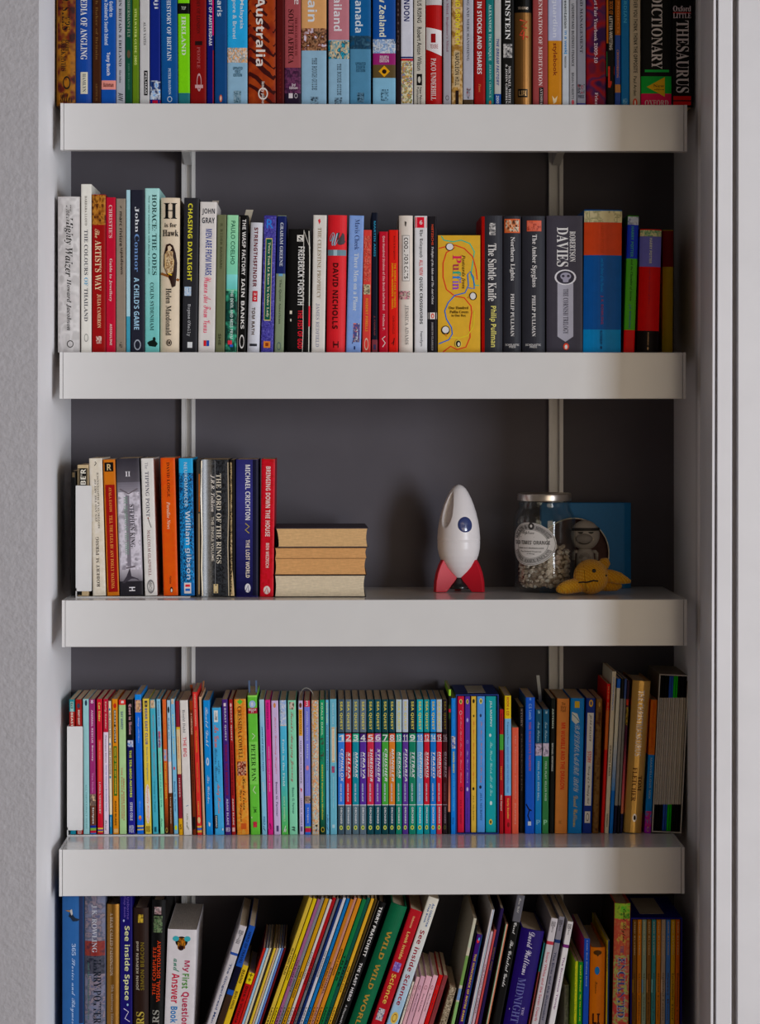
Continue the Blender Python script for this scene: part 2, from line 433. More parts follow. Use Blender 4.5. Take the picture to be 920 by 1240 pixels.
for k in 'abcde':
    for j, (xc, w) in enumerate(UP):
        t = SHZ[k] - BT - .0004
        m = MB(); bw = .0052
        P = [(-.0118, t), (-SD + .03, t), (-SD + .03, t - .010), (-.05, t - .030), (-.0118, t - .037)]
        vs = [(x, y, z) for x in (xc - bw, xc + bw) for y, z in P]; n = 5
        m.add(vs, [(0, 1, 2, 3, 4), (9, 8, 7, 6, 5)] + [(i, n + i, n + (i + 1) % n, (i + 1) % n) for i in range(n)])
        o = m.build('shelf_bracket', WHITE_METAL)
        tag(o, f'white tapered metal bracket under the {bn[k]} shelf, on the upright nearer the {["plain wall", "door frame"][j]}', 'bracket', 'shelf brackets')
for nm, k, dy, ref, grp, dep in (('r1', 'a', .026, 126, 'books on the topmost shelf', .13), ('r2', 'b', .026, 427, 'books on the second shelf', .115), ('r3', 'c', .048, 721, 'books on the rocket shelf', .112),
                                 ('r4', 'd', .098, 1011, 'children\'s books on the glossy shelf', .108), ('r5', 'e', .030, 1240, 'picture books on the lowest shelf', .17)):
    ROWS[nm] = dict(z=SHZ[k] + .0003, Y=-SD + dy, ref=ref, group=grp, dep=dep)
# ------------------------------------------------------------------ books, topmost shelf
b = book
R_ = 'r1'
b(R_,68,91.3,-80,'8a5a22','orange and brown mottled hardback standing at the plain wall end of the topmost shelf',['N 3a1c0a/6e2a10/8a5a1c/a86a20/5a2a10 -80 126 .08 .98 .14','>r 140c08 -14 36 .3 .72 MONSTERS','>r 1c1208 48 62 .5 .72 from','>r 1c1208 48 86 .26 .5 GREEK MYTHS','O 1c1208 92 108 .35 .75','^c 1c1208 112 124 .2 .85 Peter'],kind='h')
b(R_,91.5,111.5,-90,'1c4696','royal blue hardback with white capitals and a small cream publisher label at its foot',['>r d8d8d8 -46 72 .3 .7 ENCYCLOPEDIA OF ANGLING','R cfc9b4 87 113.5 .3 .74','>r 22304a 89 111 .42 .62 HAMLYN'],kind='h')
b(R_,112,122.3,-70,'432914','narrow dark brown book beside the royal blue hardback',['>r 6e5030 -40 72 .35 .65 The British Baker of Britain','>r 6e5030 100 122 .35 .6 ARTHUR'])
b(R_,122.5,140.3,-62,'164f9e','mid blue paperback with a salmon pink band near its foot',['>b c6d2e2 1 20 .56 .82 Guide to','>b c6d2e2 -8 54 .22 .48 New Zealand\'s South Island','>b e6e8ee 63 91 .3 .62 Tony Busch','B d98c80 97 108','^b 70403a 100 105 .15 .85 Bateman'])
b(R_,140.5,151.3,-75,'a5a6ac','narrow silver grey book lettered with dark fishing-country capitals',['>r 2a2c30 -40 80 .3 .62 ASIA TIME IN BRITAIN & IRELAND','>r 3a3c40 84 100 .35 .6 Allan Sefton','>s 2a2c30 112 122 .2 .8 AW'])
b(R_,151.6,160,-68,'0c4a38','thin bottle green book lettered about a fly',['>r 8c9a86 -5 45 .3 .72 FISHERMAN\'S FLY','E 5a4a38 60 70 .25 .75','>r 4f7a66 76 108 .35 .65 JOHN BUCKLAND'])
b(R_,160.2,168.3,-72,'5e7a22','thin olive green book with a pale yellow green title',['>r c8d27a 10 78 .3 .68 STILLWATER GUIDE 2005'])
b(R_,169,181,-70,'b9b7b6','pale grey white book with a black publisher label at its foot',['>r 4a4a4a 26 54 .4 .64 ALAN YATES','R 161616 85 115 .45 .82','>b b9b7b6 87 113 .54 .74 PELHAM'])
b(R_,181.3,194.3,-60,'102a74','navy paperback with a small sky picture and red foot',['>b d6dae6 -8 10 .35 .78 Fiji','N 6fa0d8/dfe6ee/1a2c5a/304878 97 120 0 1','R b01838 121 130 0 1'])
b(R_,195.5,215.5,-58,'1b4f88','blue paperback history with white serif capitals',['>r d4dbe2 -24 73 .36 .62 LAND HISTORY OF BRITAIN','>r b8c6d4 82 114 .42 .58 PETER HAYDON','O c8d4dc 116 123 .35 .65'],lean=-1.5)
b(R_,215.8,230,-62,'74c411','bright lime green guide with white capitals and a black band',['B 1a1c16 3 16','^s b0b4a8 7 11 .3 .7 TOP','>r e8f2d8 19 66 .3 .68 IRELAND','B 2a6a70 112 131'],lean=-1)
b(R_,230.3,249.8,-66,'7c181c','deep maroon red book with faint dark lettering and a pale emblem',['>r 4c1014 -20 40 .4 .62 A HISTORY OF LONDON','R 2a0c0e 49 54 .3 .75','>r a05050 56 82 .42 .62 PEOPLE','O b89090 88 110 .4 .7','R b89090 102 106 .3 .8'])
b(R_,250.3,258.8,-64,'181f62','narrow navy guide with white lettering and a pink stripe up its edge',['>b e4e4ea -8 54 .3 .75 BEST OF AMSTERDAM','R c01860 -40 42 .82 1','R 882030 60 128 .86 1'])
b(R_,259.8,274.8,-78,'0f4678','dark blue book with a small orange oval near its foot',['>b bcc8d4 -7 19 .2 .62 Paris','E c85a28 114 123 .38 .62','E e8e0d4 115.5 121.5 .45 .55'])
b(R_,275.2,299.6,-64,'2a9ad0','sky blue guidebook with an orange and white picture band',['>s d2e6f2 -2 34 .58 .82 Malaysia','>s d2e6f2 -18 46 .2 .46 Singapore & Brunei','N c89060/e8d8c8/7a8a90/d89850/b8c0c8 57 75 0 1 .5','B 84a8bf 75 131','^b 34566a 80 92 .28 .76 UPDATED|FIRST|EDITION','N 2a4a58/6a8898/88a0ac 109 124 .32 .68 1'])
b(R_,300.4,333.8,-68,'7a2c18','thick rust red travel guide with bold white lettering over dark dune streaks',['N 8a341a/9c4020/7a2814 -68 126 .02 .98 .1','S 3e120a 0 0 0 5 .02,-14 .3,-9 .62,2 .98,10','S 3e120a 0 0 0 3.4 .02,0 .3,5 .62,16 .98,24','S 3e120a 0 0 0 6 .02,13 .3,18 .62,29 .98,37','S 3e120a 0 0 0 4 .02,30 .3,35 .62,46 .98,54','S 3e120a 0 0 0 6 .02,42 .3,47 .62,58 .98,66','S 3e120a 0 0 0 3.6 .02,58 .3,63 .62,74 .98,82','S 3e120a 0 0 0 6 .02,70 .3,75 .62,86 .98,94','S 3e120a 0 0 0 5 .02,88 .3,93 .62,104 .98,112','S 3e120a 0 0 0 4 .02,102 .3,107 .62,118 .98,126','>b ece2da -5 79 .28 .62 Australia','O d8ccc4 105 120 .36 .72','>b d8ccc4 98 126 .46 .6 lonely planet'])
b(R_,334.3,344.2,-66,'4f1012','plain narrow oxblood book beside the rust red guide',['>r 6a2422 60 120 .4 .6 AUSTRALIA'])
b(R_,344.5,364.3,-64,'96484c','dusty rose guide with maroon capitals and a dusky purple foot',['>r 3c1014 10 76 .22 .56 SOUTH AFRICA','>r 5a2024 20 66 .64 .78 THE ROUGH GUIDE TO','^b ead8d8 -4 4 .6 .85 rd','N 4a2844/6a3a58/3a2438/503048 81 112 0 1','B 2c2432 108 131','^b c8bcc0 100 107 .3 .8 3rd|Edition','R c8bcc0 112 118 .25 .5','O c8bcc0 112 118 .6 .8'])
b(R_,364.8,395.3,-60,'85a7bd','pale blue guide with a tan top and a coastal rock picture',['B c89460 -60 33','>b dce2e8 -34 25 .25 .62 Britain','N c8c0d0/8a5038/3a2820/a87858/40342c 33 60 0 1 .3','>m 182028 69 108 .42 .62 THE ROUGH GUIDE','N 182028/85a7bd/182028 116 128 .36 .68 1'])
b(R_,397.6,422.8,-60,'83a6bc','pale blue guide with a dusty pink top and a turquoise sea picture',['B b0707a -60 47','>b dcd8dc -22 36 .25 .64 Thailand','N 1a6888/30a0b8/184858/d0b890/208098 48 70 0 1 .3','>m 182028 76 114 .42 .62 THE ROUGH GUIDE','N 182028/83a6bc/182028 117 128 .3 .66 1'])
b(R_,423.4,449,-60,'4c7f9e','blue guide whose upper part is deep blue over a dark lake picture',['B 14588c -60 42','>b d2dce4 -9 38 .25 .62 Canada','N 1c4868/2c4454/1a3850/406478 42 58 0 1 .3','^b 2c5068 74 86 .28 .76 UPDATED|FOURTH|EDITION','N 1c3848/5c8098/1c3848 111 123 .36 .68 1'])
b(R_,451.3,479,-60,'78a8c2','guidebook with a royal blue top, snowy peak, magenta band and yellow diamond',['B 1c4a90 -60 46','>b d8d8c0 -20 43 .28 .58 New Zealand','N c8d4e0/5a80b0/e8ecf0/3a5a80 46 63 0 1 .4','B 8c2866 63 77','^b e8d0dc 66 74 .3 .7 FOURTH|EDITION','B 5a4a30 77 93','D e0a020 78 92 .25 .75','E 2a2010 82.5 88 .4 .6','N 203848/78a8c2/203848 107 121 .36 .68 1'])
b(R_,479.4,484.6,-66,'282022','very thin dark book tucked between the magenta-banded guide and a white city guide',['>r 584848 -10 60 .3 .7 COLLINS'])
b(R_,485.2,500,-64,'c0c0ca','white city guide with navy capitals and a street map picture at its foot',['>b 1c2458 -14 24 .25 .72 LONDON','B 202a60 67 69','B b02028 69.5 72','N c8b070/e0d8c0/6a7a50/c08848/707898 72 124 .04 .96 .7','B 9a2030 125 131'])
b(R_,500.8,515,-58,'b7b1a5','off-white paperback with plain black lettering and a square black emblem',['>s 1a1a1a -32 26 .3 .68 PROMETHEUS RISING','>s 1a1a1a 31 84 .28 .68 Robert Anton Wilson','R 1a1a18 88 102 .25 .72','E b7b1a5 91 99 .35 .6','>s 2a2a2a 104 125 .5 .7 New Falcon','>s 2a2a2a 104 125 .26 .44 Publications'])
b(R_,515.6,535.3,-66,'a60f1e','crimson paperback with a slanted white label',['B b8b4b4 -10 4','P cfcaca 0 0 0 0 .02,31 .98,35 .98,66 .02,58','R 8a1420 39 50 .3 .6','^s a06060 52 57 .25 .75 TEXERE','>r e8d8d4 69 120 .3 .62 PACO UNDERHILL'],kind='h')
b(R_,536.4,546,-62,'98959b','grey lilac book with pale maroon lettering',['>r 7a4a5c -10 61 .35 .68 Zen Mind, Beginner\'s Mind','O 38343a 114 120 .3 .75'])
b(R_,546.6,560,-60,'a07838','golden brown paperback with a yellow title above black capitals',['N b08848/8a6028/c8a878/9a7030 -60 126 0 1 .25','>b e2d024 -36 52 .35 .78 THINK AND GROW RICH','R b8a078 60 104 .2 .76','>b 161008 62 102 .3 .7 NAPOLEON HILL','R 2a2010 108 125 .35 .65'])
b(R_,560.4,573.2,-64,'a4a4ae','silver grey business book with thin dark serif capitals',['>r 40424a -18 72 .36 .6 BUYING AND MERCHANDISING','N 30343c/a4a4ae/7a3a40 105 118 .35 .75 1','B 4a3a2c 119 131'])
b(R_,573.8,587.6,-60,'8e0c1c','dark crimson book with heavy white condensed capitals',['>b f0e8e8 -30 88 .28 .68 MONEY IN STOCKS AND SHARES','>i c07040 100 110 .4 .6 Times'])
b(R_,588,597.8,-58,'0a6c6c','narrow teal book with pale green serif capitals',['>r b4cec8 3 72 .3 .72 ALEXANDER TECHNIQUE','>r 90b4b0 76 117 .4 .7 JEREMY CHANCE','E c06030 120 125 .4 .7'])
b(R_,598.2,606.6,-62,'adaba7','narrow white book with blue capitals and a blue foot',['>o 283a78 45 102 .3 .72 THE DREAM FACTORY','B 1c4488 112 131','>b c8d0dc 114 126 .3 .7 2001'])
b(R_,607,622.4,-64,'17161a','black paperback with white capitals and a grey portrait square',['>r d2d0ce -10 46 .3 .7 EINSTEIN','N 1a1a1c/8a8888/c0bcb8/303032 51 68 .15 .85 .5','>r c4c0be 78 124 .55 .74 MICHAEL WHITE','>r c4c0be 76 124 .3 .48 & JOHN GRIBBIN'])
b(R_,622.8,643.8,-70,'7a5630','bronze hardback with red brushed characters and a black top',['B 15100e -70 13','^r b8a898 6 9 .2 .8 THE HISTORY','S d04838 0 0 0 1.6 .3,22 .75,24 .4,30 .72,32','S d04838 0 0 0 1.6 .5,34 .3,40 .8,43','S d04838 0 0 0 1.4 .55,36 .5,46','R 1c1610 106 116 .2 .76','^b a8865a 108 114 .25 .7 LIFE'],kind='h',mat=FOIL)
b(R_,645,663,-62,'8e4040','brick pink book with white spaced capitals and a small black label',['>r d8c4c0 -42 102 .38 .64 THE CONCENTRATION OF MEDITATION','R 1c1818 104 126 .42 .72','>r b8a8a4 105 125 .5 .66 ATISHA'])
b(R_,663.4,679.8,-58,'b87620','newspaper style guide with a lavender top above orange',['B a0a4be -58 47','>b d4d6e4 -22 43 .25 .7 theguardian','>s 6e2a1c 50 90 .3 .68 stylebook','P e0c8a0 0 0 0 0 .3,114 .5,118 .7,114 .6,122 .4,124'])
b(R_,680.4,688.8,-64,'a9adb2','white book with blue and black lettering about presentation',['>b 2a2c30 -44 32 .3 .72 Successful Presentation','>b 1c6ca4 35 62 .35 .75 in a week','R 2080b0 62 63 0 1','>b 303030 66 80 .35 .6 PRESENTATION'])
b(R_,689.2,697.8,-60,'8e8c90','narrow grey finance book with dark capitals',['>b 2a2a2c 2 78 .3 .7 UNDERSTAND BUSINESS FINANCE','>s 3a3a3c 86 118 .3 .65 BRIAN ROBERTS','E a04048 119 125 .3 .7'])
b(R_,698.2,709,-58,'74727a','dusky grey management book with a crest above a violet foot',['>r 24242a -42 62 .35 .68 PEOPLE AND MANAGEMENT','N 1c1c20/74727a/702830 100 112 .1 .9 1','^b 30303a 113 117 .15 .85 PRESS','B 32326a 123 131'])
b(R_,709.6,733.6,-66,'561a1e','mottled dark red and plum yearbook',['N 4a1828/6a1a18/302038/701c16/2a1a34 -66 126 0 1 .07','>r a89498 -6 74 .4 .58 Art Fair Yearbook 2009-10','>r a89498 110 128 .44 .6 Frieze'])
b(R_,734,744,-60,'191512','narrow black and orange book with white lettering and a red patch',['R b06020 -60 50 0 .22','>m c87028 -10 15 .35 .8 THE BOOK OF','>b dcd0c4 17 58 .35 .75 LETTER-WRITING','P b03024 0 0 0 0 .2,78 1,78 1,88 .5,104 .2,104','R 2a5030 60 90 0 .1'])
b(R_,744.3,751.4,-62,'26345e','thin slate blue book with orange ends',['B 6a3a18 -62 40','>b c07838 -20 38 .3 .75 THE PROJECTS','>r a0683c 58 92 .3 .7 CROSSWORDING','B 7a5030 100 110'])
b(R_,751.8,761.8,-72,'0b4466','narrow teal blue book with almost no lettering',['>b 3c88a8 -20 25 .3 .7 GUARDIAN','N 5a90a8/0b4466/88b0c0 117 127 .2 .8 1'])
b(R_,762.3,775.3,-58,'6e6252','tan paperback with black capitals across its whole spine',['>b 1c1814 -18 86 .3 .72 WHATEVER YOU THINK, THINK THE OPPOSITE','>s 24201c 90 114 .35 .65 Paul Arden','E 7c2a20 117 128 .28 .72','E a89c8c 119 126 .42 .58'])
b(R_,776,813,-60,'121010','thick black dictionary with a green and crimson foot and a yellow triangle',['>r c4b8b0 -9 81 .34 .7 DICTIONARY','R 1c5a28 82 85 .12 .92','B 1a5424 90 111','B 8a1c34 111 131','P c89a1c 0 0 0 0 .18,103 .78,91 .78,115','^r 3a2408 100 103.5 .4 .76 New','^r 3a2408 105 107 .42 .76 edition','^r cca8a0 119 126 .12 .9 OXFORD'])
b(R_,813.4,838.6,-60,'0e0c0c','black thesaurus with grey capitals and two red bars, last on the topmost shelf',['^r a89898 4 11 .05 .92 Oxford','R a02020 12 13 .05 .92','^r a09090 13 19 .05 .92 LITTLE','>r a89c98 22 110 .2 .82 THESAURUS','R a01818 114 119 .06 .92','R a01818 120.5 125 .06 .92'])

# ------------------------------------------------------------------ books, second shelf
R_ = 'r2'
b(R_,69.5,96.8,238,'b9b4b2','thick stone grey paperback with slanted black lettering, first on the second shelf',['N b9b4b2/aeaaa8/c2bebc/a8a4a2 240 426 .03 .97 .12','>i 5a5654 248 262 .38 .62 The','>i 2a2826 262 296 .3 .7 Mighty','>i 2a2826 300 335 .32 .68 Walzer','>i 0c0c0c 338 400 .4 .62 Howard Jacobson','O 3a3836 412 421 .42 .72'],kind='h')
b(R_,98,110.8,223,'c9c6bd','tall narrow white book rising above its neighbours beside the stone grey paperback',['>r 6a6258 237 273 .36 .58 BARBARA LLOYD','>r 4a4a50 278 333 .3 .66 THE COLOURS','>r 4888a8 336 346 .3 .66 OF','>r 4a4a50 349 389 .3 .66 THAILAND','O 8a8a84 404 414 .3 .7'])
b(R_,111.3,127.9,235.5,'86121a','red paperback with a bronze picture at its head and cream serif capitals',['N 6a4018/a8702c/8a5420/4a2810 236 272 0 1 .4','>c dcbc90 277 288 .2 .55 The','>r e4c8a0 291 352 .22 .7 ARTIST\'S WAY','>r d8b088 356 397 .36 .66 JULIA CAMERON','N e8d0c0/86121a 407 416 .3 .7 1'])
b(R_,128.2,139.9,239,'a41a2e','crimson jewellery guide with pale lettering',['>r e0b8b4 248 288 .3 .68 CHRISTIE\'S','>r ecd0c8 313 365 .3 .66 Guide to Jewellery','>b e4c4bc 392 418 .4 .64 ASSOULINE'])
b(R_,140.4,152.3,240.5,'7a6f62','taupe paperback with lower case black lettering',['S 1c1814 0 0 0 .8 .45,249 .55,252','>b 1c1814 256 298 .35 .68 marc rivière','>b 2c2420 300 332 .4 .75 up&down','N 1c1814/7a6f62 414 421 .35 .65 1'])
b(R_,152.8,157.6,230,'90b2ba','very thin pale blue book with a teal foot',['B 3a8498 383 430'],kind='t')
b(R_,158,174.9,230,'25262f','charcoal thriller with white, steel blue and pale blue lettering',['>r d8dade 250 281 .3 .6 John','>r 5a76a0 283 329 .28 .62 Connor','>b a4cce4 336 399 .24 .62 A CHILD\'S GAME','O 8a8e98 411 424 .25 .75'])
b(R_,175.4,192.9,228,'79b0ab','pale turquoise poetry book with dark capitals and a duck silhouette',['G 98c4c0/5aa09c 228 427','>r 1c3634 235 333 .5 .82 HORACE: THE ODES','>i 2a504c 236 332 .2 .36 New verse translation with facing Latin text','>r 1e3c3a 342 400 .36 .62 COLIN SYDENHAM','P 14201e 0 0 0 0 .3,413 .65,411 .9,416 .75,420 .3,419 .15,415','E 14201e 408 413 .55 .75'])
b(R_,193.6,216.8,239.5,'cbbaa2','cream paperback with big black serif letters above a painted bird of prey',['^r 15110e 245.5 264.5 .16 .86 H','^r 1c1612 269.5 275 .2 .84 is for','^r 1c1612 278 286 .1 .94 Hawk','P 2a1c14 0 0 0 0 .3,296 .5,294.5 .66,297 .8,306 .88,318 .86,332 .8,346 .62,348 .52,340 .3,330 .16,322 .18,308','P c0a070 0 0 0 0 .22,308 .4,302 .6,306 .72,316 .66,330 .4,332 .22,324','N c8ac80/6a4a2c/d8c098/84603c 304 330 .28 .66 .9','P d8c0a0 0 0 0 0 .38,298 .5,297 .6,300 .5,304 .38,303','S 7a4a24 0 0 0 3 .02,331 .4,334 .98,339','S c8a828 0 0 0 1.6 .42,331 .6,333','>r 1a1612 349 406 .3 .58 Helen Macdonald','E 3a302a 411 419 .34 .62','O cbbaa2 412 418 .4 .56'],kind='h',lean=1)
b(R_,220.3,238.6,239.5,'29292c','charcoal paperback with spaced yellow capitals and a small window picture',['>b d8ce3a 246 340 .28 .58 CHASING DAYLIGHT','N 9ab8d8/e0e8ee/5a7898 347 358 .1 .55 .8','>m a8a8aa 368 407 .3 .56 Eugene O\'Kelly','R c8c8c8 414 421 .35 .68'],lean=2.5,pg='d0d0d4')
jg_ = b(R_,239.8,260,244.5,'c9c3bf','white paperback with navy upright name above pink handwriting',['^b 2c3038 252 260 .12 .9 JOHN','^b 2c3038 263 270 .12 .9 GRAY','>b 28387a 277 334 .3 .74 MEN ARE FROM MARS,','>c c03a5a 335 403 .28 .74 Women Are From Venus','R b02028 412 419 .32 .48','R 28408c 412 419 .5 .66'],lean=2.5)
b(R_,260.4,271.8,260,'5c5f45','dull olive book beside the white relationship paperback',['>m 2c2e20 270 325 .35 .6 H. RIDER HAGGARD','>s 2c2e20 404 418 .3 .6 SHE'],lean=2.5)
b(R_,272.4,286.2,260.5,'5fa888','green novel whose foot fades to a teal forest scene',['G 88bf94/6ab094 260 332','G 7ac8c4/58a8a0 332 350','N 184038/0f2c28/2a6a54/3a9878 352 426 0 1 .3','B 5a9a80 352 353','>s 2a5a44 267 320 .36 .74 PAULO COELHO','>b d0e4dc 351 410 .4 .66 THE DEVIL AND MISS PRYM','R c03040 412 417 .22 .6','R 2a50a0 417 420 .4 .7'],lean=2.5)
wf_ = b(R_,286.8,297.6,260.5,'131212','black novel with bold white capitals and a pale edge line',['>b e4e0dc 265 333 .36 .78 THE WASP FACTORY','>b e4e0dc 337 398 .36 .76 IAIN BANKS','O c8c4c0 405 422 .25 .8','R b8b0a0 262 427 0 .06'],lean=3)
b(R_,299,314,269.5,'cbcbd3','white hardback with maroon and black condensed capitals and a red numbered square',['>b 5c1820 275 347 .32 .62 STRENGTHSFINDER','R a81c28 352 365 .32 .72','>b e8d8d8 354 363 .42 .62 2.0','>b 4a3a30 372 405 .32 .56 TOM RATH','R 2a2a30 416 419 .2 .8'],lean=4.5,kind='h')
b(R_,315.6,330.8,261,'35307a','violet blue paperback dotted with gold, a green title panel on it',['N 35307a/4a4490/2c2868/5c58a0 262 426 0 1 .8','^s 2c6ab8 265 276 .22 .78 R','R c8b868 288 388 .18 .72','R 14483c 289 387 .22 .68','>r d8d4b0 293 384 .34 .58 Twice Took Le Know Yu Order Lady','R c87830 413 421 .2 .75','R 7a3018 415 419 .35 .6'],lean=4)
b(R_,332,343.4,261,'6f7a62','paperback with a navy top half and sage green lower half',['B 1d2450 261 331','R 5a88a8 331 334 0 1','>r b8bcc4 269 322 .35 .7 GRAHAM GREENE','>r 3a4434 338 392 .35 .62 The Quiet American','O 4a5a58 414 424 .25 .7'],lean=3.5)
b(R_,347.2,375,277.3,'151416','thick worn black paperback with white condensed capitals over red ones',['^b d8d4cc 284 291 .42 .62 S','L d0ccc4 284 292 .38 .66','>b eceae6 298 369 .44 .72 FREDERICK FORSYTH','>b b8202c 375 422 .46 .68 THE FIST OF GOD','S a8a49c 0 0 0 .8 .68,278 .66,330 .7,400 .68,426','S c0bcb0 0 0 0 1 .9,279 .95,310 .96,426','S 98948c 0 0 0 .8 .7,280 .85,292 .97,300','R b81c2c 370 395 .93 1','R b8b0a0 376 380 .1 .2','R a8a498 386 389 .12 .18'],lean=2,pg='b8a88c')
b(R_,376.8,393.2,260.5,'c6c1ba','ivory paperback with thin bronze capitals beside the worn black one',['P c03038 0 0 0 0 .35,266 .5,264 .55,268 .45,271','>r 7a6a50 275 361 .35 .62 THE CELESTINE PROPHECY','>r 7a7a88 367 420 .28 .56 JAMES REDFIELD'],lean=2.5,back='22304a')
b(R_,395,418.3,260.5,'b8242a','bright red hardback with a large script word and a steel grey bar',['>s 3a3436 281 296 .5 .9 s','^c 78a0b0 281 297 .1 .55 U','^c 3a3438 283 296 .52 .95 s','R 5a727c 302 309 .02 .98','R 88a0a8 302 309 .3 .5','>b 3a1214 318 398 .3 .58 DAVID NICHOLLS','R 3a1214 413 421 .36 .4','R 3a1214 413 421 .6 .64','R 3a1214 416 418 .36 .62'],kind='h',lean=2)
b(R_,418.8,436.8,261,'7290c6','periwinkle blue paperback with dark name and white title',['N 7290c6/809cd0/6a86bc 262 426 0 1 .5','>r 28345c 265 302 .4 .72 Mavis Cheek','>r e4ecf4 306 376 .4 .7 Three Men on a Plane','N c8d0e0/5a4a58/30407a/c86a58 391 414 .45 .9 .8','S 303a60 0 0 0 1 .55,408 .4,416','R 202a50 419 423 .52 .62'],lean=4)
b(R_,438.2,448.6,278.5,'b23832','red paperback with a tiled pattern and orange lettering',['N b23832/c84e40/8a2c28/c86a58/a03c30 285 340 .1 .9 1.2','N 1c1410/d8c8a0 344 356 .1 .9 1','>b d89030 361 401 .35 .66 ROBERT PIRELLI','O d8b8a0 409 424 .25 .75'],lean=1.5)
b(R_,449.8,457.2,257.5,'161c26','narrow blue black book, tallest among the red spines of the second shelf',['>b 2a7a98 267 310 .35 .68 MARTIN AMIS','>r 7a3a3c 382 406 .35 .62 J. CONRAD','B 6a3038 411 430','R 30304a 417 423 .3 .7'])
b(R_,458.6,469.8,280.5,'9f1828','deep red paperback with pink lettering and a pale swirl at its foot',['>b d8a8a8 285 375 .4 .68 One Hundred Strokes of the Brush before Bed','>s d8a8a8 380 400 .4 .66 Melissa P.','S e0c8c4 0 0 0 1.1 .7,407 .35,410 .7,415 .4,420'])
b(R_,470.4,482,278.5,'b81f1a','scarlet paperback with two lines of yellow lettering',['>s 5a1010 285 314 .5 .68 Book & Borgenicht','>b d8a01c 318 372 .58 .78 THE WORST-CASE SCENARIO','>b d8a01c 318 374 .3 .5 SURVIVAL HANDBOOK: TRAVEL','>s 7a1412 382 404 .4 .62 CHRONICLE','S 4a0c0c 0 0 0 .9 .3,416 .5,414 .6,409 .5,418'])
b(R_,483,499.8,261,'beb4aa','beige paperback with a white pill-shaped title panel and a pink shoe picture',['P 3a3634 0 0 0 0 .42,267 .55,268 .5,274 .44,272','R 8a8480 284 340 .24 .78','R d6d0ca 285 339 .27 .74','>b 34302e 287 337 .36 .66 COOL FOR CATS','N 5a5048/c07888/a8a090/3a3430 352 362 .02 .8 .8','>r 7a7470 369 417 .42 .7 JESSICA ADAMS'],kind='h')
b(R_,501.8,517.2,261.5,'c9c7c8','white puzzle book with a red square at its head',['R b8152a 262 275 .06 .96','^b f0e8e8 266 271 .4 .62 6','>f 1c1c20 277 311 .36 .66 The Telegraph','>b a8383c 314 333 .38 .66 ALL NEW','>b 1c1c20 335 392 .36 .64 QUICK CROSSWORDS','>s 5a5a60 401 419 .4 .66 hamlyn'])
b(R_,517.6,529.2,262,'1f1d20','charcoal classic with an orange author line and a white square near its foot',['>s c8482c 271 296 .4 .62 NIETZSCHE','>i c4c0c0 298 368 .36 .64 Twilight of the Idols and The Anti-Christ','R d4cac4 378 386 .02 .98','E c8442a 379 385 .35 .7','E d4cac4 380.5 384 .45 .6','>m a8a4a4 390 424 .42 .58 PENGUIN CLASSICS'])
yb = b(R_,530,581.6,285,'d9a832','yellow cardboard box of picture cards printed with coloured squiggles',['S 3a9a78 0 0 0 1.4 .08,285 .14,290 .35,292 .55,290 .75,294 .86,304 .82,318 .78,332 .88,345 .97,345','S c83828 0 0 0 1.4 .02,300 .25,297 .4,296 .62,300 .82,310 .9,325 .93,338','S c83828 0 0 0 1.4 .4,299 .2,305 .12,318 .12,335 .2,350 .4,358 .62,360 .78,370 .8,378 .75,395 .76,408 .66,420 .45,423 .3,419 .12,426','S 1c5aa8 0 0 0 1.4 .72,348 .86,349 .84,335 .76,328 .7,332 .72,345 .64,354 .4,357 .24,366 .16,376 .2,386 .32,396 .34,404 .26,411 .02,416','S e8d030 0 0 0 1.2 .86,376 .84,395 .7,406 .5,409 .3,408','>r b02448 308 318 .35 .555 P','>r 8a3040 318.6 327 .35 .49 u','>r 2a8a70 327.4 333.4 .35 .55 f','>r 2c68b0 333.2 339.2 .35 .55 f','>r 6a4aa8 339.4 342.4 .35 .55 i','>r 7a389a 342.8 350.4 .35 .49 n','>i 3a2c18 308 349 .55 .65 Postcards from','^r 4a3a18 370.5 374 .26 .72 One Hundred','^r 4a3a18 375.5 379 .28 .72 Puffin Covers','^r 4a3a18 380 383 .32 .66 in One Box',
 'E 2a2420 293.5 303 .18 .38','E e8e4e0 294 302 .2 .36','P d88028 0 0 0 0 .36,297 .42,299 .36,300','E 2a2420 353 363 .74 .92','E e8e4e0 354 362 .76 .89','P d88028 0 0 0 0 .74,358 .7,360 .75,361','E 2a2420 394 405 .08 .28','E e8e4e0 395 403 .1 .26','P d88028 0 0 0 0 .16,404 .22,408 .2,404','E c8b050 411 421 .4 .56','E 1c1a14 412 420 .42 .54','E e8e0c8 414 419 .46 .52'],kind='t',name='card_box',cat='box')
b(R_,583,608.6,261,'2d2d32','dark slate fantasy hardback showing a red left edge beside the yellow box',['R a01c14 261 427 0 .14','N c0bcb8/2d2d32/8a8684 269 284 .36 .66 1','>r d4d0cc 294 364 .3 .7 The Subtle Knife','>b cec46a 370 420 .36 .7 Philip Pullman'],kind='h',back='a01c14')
b(R_,609.4,631,261.5,'2c2c31','dark slate fantasy paperback with an orange framed black picture at its head',['R c85a30 264 281 .06 .94','N 1c1414/c87040/c8b8a0/302018 265.5 279.5 .12 .88 .5','>r c8c4c2 286 339 .34 .64 Northern Lights','>r b8b4b2 355 407 .4 .6 PHILIP PULLMAN','^b a8a4a2 416 421 .1 .9 SCHOLASTIC|PRESS'],kind='h')
